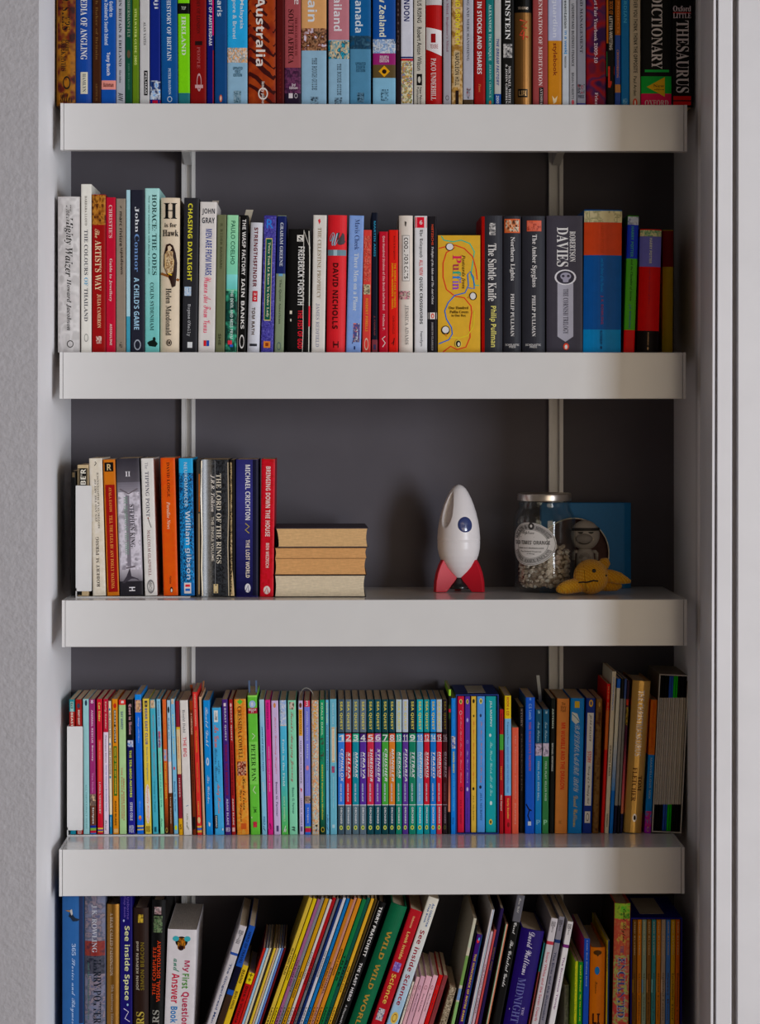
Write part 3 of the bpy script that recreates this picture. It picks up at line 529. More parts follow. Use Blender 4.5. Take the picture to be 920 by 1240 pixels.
b(R_,632.2,660,261.5,'2c2c31','dark slate fantasy paperback with a coral red square picture at its head',['R c8583c 266 279 .2 .84','N c8583c/e0705a/802c20 267 278 .22 .82 .5','>r c8c4c2 283 347 .38 .64 The Amber Spyglass','>r b8b4b2 357 407 .42 .58 PHILIP PULLMAN','^b a8a4a2 416 421 .14 .82 SCHOLASTIC|PRESS'],kind='h')
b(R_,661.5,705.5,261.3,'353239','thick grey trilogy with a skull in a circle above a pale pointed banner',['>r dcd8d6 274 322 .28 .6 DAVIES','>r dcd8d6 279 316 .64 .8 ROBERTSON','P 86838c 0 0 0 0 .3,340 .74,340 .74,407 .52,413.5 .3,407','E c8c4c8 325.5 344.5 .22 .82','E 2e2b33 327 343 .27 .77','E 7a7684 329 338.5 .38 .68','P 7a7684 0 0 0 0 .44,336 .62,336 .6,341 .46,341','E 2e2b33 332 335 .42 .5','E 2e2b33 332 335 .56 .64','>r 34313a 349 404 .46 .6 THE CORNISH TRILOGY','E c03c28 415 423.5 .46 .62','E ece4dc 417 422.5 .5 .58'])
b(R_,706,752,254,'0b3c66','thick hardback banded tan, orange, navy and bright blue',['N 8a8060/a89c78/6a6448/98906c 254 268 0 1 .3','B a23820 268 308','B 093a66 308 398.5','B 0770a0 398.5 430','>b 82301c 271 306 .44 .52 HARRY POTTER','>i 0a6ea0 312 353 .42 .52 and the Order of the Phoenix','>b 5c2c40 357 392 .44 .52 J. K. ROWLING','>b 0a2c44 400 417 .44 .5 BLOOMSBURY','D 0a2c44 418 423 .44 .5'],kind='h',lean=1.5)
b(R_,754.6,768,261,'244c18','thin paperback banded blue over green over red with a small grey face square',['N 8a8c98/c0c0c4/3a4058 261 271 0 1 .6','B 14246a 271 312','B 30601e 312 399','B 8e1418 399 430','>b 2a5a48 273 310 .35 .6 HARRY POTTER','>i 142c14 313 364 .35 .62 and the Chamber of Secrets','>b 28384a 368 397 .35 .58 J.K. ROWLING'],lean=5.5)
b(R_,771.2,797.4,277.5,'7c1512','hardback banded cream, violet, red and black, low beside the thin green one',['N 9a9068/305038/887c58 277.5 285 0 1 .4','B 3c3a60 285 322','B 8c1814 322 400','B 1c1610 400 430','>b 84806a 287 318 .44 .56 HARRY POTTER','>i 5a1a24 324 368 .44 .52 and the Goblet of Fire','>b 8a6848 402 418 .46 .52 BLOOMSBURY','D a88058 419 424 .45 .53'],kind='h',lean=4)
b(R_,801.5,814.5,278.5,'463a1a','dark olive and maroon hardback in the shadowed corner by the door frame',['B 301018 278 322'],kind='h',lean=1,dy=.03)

bookmark(wf_, .75, 9, 10, 'b0a898', .3, sag=6, lean=3, label='creased paper slip'); bookmark(jg_, .72, 8, 6, '8a8078', .4, sag=4, lean=2, label='curled page corner')
# ------------------------------------------------------------------ books, rocket shelf
R_ = 'r3'
BE = .0016                                     # thickness of the bookend's base under the first books
b(R_,86.2,91.8,570,'141210','thin black book half hidden behind the flat white bookend',['R 5a4c38 572 578 .2 .8'],dz=BE,dep=.10)
b(R_,93.6,107.4,563,'b09a76','short tan book with a black and white head label, behind the rocket shelf bookend',['R 141210 567 589 .06 .94','<b dcd6c8 568 587 .28 .74 BE\'R','R 141210 716 721 0 .4'],dz=BE,dep=.10)
b(R_,112.2,128.2,555,'c6bdae','creased ivory paperback whose capitals read upwards',['N c6bdae/beb4a2/cec6ba 556 720 0 1 .2','S 2a2622 0 0 0 .9 .45,559 .55,561 .4,564','<r 4a443c 580 632 .36 .5 ZEN AND THE ART OF','<r 4a443c 572 640 .56 .7 MOTORCYCLE MAINTENANCE','<r 3a342e 650 711 .34 .58 ROBERT M. PIRSIG'],lean=-4.6,dz=BE,pg='b09a78')
b(R_,129.6,144.4,556.5,'b0621c','orange paperback with a long dark red panel and a small black square',['R 1a1612 560 571 .1 .84','^b b09a70 562 569.5 .3 .66 R','R 860c18 587 717 .12 .9','>r c8803c 590 620 .4 .62 AYALA EATON','>r c8803c 624 713 .38 .64 TILL THE FLEA BY ANY DOLLY MAXIMA'],lean=-5,dz=BE)
b(R_,145.4,173.4,555,'8f8990','grey misty paperback with a near black head and dark tower foot',['G 2e2c32/4a464c 555 584','G 5e5a62/a49ea6 584 625','N 8a848c/a8a2aa/b4aeb6/7a747c 596 690 .04 .96 .25','G 9a949a/5a565c 690 704','B 28262a 704 722','P 38343a 0 0 0 0 .1,706 .3,698 .42,690 .46,688 .52,698 .8,701 .98,708','S 5a5258 0 0 0 1.6 .12,592 .5,598 .9,592','S 5a5258 0 0 0 1 .05,644 .95,636','S 5a5258 0 0 0 2 .3,688 .7,686','R 6a646c 600 686 .36 .52','^r c8c4c8 571 577 .38 .6 II','>r 2c282e 611 663 .52 .72 STEPHEN KING','>r 6a8074 601 672 .28 .44 THE DRAWING OF THE THREE','>b c8c4c8 711 716 .4 .66 H'],lean=-5,dz=BE)
b(R_,175.4,190.4,555,'c0bcb7','white paperback with grey capitals and a small match drawing',['>r 8a8688 560 568 .3 .56 The','>r 5a5860 571 626 .3 .6 TIPPING POINT','E 7a2018 626.5 628.5 .4 .5','S 4a4648 0 0 0 .7 .45,628 .68,639','>r 7a5a5c 642 698 .34 .58 MALCOLM GLADWELL','O 6a6868 702 719 .2 .8','>s 5a5858 704 717 .36 .6 ABACUS'],lean=-5,dz=BE)
b(R_,198,215.6,554.5,'dd5210','vivid orange paperback with a black author line and small penguin emblem',['N dd5210/e65e18/d04a0c 556 720 0 1 .2','>r 2a1008 560 602 .42 .62 DAVID LODGE','>i f0d0b4 608 641 .36 .6 Paradise News','>b 3a1408 698 707 .44 .58 Fiction','E 2a1008 711 718 .46 .66','E ece0d4 713 717.5 .5 .62'],lean=-4,dz=BE)
b(R_,218.6,235.8,555,'14548c','blue science fiction paperback patterned like circuitry, a bright cyan head',['N 102c4c/1a74b0/0c2038/2a90cc/122840 573 706 .02 .98 .9','B 2a9cd0 555 573','R 1a86c0 652 664 .05 .98','>b a8c8dc 560 614 .36 .6 NEUROMANCER','>b a8b4be 619 660 .42 .78 William','>b 98a4b0 664 702 .36 .8 gibson','R d0c8c4 706 719 .26 .76','R b82a34 708 711 .34 .68','R 2858a0 713 716 .34 .68'],lean=-2.5,dz=BE)
b(R_,237.4,242,556.5,'30302e','narrow dark book with a worn tan edge beside the fat black fantasy',['R a0541c 574 620 .7 1','R 8a7456 622 720 .6 1'])
b(R_,243.4,277.6,556.5,'252628','fat worn black fantasy omnibus with pale capitals and a creased spine',['N 252628/1c1d1f/34363a/2a2b2d 557 722 .02 .98 .9','S c8b89a 0 0 0 1.5 .03,558 .01,600 .04,650 .02,690 .05,722','S c8b89a 0 0 0 1.2 .97,560 .99,620 .96,660 .99,722','>r d4cab8 574 683 .54 .72 THE LORD OF THE RINGS','>i b4aca4 575 620 .34 .48 J.R.R. Tolkien','>s a49c90 626 680 .36 .46 THE SINGLE VOLUME','S 6a6a6c 0 0 0 .7 .5,558 .5,715','L b09a70 708 719 .44 .6','R c8b48a 710 717 .49 .55'],kind='v',lean=-.5,pg='c4a880',mat=GLOSS)
b(R_,278.4,284.6,557,'1c1a18','thin black book whose torn edge shows cream paper beside the fat omnibus',['N c4ac84/1c1a18/a08a64/1c1a18 560 720 0 .45 .8','P c8ac80 0 0 0 0 .1,722 .5,690 .9,722'],lean=-.5)
b(R_,285.6,312.6,556.5,'241f4e','indigo thriller with pale capitals and a white disc at its foot',['G 2a2a5c/30306a 556 600','G 30306a/1a1636 600 722','R 14102a 557 722 .76 1','>b ccc8c8 563 630 .42 .64 MICHAEL CRICHTON','S 8a7a3c 0 0 0 1.3 .42,634 .6,638 .42,642 .6,646','>b bcb0a0 654 700 .44 .62 THE LOST WORLD','E c4c0c4 707 718 .4 .66','S 241f4e 0 0 0 .9 .44,716 .55,709 .58,717'])
b(R_,314.4,331.2,556,'a3111f','red paperback with white condensed capitals and a white disc, beside the lying books',['N a3111f/ac1a28/980c1a 558 722 .02 .98 .4','>b eadcd4 565 650 .34 .68 BRINGING DOWN THE HOUSE','>b dcc4bc 658 688 .4 .64 BEN MEZRICH','E d8c8c0 710 720 .26 .76','S a3111f 0 0 0 .9 .34,718 .5,712 .62,719'],lean=2,back='6a1c24')

# three paperbacks lying flat, fore edges to the front
def lying(px0, px1, yt, yb_, col, pgc, label, Yf, zrest, skew=0, crack=None, rot=0.0, curl=0.0):
    A = W(px0, yb_, Yf); B = W(px1, yb_, Yf); zt = W(px0, yt, Yf).z
    wd_ = B.x - A.x; h = zt - zrest; D = .125
    root = empty('book', ((A.x + B.x) / 2, Yf, zrest), label, 'book', 'paperbacks lying flat'); root.rotation_euler = (0, 0, rot)
    c = paint(hexl(col), (GAIN,) * 3); p = paint(hexl(pgc), (GAIN,) * 3, 0, .8)
    m = MB(); hw = wd_ / 2; tk = .0008
    m.box(-hw - skew, hw + .001, -.0008, D, h - tk, h, c); m.box(-hw - .001, hw + .001, -.0006, D, 0, tk, c); m.box(-hw, hw, D - tk, D, tk, h - tk, c)
    m.build('cover', COVER, root)
    def block(z0, z1, off=0):
        g = MB(); n = 9; k = 5
        vs = []
        for i in range(k + 1):
            t = i / k; z = z0 + (z1 - z0) * t
            sx = -skew * t + .0012 * math.sin(PI * t); 
            for (x, y) in ((-hw + .0005 + sx * .8, off + .0012 * math.sin(PI * t)), (hw - .0005 - .0014 * math.sin(PI * t) + off, off + .0012 * math.sin(PI * t)), (hw - .0005 + off, D - .001), (-hw + .0005 + sx * .8, D - .001)):
                vs.append((x, y, z))
        fs = [(0, 3, 2, 1)] + [(i * 4 + j, i * 4 + (j + 1) % 4, (i + 1) * 4 + (j + 1) % 4, (i + 1) * 4 + j) for i in range(k) for j in range(4)] + [(k * 4, k * 4 + 1, k * 4 + 2, k * 4 + 3)]
        g.add(vs, fs, p); o = g.build('page_block', PAGES_FLAT, root)
    if crack is None: block(tk, h - tk)
    else:
        zc = crack * h; block(tk, zc - .0003); block(zc + .0003, h - tk, .001)
    return zrest + h
PAGES_FLAT = MATS['book_pages'].copy(); PAGES_FLAT.name = 'lying_pages'
for nd in PAGES_FLAT.node_tree.nodes:
    if nd.type == 'MAPPING': nd.inputs['Scale'].default_value = (.05, .05, 1)
z = lying(332.8, 442, 696.5, 723, '2a2624', 'cbbba0', 'pale cream paged paperback lying flat on the shelf, under two tanner ones', -.176, ROWS['r3']['z'])
z = lying(332.8, 443, 663, 696, '3a2a22', 'b98a58', 'tan paged paperback lying flat between a cream paged and a dark covered one', -.175, z + .0002, crack=.60)
z = lying(337, 445, 639.5, 663.5, '3c363c', 'c6a070', 'dark covered tan paged paperback, topmost of the three lying flat', -.174, z + .0002, skew=.0035, rot=.02)

# ------------------------------------------------------------------ books, glossy shelf
R_ = 'r4'
TP = 'a8947a'
def c4(x0, x1, top, col, label, feats=(), lean=0, **k):
    k.setdefault('pg', TP)
    return book('r4', x0, x1, top, col, label, feats, lean=lean, **k)
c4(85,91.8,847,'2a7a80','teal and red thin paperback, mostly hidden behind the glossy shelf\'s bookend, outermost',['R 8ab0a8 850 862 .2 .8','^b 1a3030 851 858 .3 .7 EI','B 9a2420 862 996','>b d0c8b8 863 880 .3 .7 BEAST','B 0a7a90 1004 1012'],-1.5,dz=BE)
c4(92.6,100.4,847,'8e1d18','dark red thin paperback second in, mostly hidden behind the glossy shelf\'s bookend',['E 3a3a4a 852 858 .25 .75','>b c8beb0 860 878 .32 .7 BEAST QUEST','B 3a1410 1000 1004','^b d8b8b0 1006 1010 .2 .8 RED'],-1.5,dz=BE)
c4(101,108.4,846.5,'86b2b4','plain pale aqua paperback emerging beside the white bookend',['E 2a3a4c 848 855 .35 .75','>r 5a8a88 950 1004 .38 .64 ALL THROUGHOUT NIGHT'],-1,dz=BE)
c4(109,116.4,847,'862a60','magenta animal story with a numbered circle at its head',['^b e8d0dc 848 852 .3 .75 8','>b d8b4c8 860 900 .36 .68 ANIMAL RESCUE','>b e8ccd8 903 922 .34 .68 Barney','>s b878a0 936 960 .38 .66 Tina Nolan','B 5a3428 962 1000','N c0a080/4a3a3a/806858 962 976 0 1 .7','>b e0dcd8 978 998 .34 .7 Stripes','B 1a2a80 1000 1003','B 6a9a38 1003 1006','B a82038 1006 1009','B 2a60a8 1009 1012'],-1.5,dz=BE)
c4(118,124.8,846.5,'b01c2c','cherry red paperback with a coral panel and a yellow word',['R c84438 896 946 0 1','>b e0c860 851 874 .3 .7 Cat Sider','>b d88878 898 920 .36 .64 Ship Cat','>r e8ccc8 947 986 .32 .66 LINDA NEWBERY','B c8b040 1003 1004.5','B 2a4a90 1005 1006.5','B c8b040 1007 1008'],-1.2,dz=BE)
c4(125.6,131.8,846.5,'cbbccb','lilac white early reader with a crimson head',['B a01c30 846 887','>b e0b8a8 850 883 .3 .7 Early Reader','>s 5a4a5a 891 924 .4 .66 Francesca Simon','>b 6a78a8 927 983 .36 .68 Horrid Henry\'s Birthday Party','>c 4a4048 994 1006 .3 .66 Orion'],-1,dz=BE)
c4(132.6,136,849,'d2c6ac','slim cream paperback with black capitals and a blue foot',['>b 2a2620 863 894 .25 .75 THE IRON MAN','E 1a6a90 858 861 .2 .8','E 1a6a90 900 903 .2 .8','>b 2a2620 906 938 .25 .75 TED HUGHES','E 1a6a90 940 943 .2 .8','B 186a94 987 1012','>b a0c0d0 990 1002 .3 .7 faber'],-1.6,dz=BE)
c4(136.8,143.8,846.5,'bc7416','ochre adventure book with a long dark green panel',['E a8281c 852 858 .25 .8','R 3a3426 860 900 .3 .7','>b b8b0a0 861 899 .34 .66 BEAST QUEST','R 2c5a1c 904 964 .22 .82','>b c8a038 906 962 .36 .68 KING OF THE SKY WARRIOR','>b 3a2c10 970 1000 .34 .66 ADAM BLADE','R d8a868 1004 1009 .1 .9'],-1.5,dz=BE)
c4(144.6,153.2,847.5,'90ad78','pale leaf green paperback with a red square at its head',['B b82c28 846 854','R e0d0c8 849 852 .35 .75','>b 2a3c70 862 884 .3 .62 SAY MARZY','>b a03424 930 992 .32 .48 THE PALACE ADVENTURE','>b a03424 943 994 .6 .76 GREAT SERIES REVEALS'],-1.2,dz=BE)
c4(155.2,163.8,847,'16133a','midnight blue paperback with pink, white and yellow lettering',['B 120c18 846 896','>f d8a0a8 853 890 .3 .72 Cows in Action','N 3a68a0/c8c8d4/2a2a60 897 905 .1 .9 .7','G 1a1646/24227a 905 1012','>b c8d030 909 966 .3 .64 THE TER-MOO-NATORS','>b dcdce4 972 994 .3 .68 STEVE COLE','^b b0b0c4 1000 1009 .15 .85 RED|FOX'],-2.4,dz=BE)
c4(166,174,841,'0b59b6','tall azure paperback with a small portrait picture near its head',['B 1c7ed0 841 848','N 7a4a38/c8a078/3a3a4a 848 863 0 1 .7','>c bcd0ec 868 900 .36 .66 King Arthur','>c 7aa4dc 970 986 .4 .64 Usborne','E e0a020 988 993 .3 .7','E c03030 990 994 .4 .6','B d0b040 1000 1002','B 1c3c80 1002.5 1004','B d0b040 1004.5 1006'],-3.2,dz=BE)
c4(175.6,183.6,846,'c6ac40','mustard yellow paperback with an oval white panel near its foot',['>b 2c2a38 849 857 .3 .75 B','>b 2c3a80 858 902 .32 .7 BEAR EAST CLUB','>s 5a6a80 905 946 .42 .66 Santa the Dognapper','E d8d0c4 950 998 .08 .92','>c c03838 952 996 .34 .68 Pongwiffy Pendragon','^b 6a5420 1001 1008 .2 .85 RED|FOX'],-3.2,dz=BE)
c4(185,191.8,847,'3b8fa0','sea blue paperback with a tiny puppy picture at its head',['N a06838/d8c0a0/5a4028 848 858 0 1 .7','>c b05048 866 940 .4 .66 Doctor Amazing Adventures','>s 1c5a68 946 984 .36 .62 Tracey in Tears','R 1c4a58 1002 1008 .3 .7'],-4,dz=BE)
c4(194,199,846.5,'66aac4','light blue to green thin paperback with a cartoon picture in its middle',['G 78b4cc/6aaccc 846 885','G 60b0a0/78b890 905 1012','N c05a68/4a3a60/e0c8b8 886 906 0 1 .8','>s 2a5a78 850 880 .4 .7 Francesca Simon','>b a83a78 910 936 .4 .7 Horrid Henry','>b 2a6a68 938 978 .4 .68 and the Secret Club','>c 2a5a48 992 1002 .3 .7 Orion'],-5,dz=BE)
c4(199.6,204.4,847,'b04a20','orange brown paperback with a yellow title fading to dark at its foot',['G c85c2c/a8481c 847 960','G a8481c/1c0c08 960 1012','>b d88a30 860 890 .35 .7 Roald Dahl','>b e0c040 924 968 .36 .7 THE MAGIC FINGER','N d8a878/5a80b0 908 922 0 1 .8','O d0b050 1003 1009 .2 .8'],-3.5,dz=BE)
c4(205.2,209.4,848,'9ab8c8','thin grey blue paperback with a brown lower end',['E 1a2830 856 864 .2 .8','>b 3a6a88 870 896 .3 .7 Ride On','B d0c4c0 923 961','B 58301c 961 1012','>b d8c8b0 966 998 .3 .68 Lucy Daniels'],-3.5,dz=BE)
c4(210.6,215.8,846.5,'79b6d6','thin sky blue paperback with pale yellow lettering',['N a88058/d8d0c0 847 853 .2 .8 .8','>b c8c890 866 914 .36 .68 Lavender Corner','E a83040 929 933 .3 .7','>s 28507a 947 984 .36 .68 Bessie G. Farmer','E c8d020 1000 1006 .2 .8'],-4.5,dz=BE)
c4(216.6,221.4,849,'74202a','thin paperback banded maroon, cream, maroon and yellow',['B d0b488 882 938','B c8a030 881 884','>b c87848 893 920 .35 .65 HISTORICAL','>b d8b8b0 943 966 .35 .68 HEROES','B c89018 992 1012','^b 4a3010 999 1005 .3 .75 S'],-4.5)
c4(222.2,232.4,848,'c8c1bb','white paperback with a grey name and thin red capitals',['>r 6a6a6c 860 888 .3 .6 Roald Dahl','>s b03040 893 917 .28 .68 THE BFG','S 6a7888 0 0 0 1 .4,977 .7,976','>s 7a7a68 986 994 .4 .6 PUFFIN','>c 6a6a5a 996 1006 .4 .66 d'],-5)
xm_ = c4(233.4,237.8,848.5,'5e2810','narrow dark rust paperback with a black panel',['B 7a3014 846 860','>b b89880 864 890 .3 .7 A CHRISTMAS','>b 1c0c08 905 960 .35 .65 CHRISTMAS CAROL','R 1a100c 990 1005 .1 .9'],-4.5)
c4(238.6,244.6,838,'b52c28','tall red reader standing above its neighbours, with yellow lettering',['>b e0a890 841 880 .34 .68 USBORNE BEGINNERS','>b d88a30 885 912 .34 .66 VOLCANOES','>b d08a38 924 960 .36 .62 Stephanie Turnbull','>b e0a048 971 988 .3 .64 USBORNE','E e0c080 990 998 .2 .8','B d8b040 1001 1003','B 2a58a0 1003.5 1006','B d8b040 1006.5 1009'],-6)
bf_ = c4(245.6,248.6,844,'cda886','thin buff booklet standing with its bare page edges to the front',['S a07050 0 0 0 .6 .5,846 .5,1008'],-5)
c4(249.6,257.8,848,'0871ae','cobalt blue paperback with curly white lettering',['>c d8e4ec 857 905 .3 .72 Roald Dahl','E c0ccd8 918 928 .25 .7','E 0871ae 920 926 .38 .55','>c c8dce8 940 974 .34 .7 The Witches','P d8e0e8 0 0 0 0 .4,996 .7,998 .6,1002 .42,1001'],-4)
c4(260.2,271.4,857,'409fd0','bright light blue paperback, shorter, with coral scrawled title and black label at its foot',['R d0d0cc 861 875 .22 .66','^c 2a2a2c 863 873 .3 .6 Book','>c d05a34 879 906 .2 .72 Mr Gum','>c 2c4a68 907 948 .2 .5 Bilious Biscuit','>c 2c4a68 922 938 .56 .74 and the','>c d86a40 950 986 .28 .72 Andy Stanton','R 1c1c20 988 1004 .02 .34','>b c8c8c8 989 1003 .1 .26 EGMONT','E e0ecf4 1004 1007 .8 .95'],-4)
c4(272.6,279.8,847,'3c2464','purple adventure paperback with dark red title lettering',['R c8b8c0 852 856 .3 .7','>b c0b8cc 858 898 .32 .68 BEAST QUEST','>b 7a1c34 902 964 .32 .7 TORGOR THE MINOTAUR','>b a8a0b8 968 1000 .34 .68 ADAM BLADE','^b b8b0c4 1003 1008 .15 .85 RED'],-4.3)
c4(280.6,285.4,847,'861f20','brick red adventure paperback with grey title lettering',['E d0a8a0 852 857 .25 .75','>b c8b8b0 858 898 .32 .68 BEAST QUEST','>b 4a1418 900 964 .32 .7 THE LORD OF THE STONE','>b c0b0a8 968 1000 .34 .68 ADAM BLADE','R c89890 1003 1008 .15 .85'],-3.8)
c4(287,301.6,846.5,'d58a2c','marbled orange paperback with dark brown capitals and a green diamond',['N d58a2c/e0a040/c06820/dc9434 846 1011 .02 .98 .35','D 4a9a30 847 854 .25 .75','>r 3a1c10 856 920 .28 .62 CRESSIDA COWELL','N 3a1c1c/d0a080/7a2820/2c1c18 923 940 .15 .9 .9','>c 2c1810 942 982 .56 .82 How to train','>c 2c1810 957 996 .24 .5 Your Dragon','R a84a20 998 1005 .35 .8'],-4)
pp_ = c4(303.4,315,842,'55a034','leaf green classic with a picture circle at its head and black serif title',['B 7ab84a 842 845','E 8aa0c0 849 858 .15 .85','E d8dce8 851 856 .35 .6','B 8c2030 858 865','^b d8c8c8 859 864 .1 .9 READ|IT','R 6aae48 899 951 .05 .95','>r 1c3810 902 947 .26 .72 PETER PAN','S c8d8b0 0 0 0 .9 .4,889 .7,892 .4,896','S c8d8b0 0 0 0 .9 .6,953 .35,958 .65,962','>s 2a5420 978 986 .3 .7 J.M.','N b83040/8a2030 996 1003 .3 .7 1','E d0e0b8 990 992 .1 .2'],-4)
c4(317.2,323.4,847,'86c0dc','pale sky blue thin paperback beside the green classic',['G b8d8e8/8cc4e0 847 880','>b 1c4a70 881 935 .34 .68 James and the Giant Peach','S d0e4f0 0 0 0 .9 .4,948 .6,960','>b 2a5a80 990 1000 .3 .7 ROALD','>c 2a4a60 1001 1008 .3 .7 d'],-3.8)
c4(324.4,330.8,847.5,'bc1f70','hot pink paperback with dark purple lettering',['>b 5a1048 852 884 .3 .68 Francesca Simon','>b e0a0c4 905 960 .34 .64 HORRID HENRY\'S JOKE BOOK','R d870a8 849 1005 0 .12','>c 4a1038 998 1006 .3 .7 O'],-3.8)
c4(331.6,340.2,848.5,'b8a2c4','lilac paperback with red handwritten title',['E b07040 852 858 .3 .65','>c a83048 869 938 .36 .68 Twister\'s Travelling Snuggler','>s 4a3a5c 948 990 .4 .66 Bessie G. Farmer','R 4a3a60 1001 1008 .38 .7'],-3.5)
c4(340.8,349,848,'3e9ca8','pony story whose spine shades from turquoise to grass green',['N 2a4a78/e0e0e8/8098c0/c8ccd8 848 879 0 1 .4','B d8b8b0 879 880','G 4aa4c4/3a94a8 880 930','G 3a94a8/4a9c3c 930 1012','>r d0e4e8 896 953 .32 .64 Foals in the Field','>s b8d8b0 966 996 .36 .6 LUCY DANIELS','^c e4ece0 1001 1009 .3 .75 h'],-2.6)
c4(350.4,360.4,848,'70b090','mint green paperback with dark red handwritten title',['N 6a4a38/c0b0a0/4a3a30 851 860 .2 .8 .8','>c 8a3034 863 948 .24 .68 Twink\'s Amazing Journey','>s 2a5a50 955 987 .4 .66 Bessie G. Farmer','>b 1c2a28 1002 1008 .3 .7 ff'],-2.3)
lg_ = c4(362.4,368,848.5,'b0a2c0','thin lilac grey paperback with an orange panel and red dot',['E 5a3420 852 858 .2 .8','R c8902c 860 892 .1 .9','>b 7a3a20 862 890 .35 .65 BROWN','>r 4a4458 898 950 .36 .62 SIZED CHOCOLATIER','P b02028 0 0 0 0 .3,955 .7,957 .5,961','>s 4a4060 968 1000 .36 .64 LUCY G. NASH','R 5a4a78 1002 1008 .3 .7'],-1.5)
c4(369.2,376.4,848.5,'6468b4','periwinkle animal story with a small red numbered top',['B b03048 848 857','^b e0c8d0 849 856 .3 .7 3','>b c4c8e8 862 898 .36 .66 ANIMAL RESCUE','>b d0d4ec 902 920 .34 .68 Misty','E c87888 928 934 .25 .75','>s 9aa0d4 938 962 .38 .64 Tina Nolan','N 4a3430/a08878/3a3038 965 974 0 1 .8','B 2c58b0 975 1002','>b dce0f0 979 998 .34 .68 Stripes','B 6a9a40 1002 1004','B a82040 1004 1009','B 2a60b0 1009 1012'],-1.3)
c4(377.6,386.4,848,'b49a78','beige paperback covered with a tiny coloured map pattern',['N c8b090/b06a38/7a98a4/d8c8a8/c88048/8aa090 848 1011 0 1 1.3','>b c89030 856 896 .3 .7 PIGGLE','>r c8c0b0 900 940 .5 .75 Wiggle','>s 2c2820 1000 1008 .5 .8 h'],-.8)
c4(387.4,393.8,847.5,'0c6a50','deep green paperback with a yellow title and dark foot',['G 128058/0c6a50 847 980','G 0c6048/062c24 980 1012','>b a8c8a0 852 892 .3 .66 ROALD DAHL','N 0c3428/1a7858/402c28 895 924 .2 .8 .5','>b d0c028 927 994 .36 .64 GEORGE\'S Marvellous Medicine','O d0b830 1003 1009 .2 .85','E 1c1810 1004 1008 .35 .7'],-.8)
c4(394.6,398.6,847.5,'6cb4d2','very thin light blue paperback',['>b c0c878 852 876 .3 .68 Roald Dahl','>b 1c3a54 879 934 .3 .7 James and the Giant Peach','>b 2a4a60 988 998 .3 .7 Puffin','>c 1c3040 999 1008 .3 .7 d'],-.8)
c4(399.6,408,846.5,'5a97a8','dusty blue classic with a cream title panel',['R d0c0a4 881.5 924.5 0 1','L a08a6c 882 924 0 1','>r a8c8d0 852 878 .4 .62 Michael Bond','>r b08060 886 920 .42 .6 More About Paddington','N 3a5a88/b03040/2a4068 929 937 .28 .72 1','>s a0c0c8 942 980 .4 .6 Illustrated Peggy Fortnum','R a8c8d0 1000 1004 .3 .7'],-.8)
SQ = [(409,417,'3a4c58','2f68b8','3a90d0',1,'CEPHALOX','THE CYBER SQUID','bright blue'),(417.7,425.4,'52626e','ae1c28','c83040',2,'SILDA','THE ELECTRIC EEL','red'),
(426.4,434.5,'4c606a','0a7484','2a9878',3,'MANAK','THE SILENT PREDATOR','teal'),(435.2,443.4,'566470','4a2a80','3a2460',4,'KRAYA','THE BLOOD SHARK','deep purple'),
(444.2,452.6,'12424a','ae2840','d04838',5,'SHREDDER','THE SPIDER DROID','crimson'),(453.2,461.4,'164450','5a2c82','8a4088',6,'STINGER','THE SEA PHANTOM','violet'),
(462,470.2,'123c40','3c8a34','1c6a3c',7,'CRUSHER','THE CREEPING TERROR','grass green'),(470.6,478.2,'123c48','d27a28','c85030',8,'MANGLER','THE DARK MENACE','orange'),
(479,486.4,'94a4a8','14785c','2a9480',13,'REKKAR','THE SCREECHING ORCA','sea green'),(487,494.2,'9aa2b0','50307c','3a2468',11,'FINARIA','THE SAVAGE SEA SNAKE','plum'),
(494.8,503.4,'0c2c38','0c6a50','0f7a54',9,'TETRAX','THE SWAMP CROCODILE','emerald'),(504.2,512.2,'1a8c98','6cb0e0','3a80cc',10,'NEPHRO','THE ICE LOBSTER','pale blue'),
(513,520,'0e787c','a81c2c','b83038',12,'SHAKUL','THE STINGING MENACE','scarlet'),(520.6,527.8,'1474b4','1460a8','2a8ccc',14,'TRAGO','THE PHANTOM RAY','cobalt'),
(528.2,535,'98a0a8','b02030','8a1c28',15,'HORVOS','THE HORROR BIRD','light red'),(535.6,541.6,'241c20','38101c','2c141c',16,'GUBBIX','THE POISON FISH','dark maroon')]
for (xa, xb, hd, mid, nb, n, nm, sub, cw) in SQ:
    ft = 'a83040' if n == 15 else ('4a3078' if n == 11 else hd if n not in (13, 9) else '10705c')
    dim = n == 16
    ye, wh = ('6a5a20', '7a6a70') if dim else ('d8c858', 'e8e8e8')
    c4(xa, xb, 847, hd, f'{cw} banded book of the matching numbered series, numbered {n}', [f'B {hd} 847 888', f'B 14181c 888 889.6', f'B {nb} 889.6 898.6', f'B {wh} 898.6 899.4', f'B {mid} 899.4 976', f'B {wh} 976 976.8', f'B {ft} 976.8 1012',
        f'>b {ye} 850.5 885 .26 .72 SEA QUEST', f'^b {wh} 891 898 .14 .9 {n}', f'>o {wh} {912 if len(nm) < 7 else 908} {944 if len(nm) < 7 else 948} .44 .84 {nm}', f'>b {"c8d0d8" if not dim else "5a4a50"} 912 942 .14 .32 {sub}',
        f'>b {"b0b8c4" if not dim else "5a4448"} 950 972 .34 .6 ADAM BLADE', f'>b {wh} 979 999 .38 .68 ORCHARD', f'E {"c8c85a" if not dim else "4a4828"} 1001 1006.5 .24 .76', f'E {"3a5a30" if not dim else "2a2818"} 1002.2 1005.2 .38 .62'])
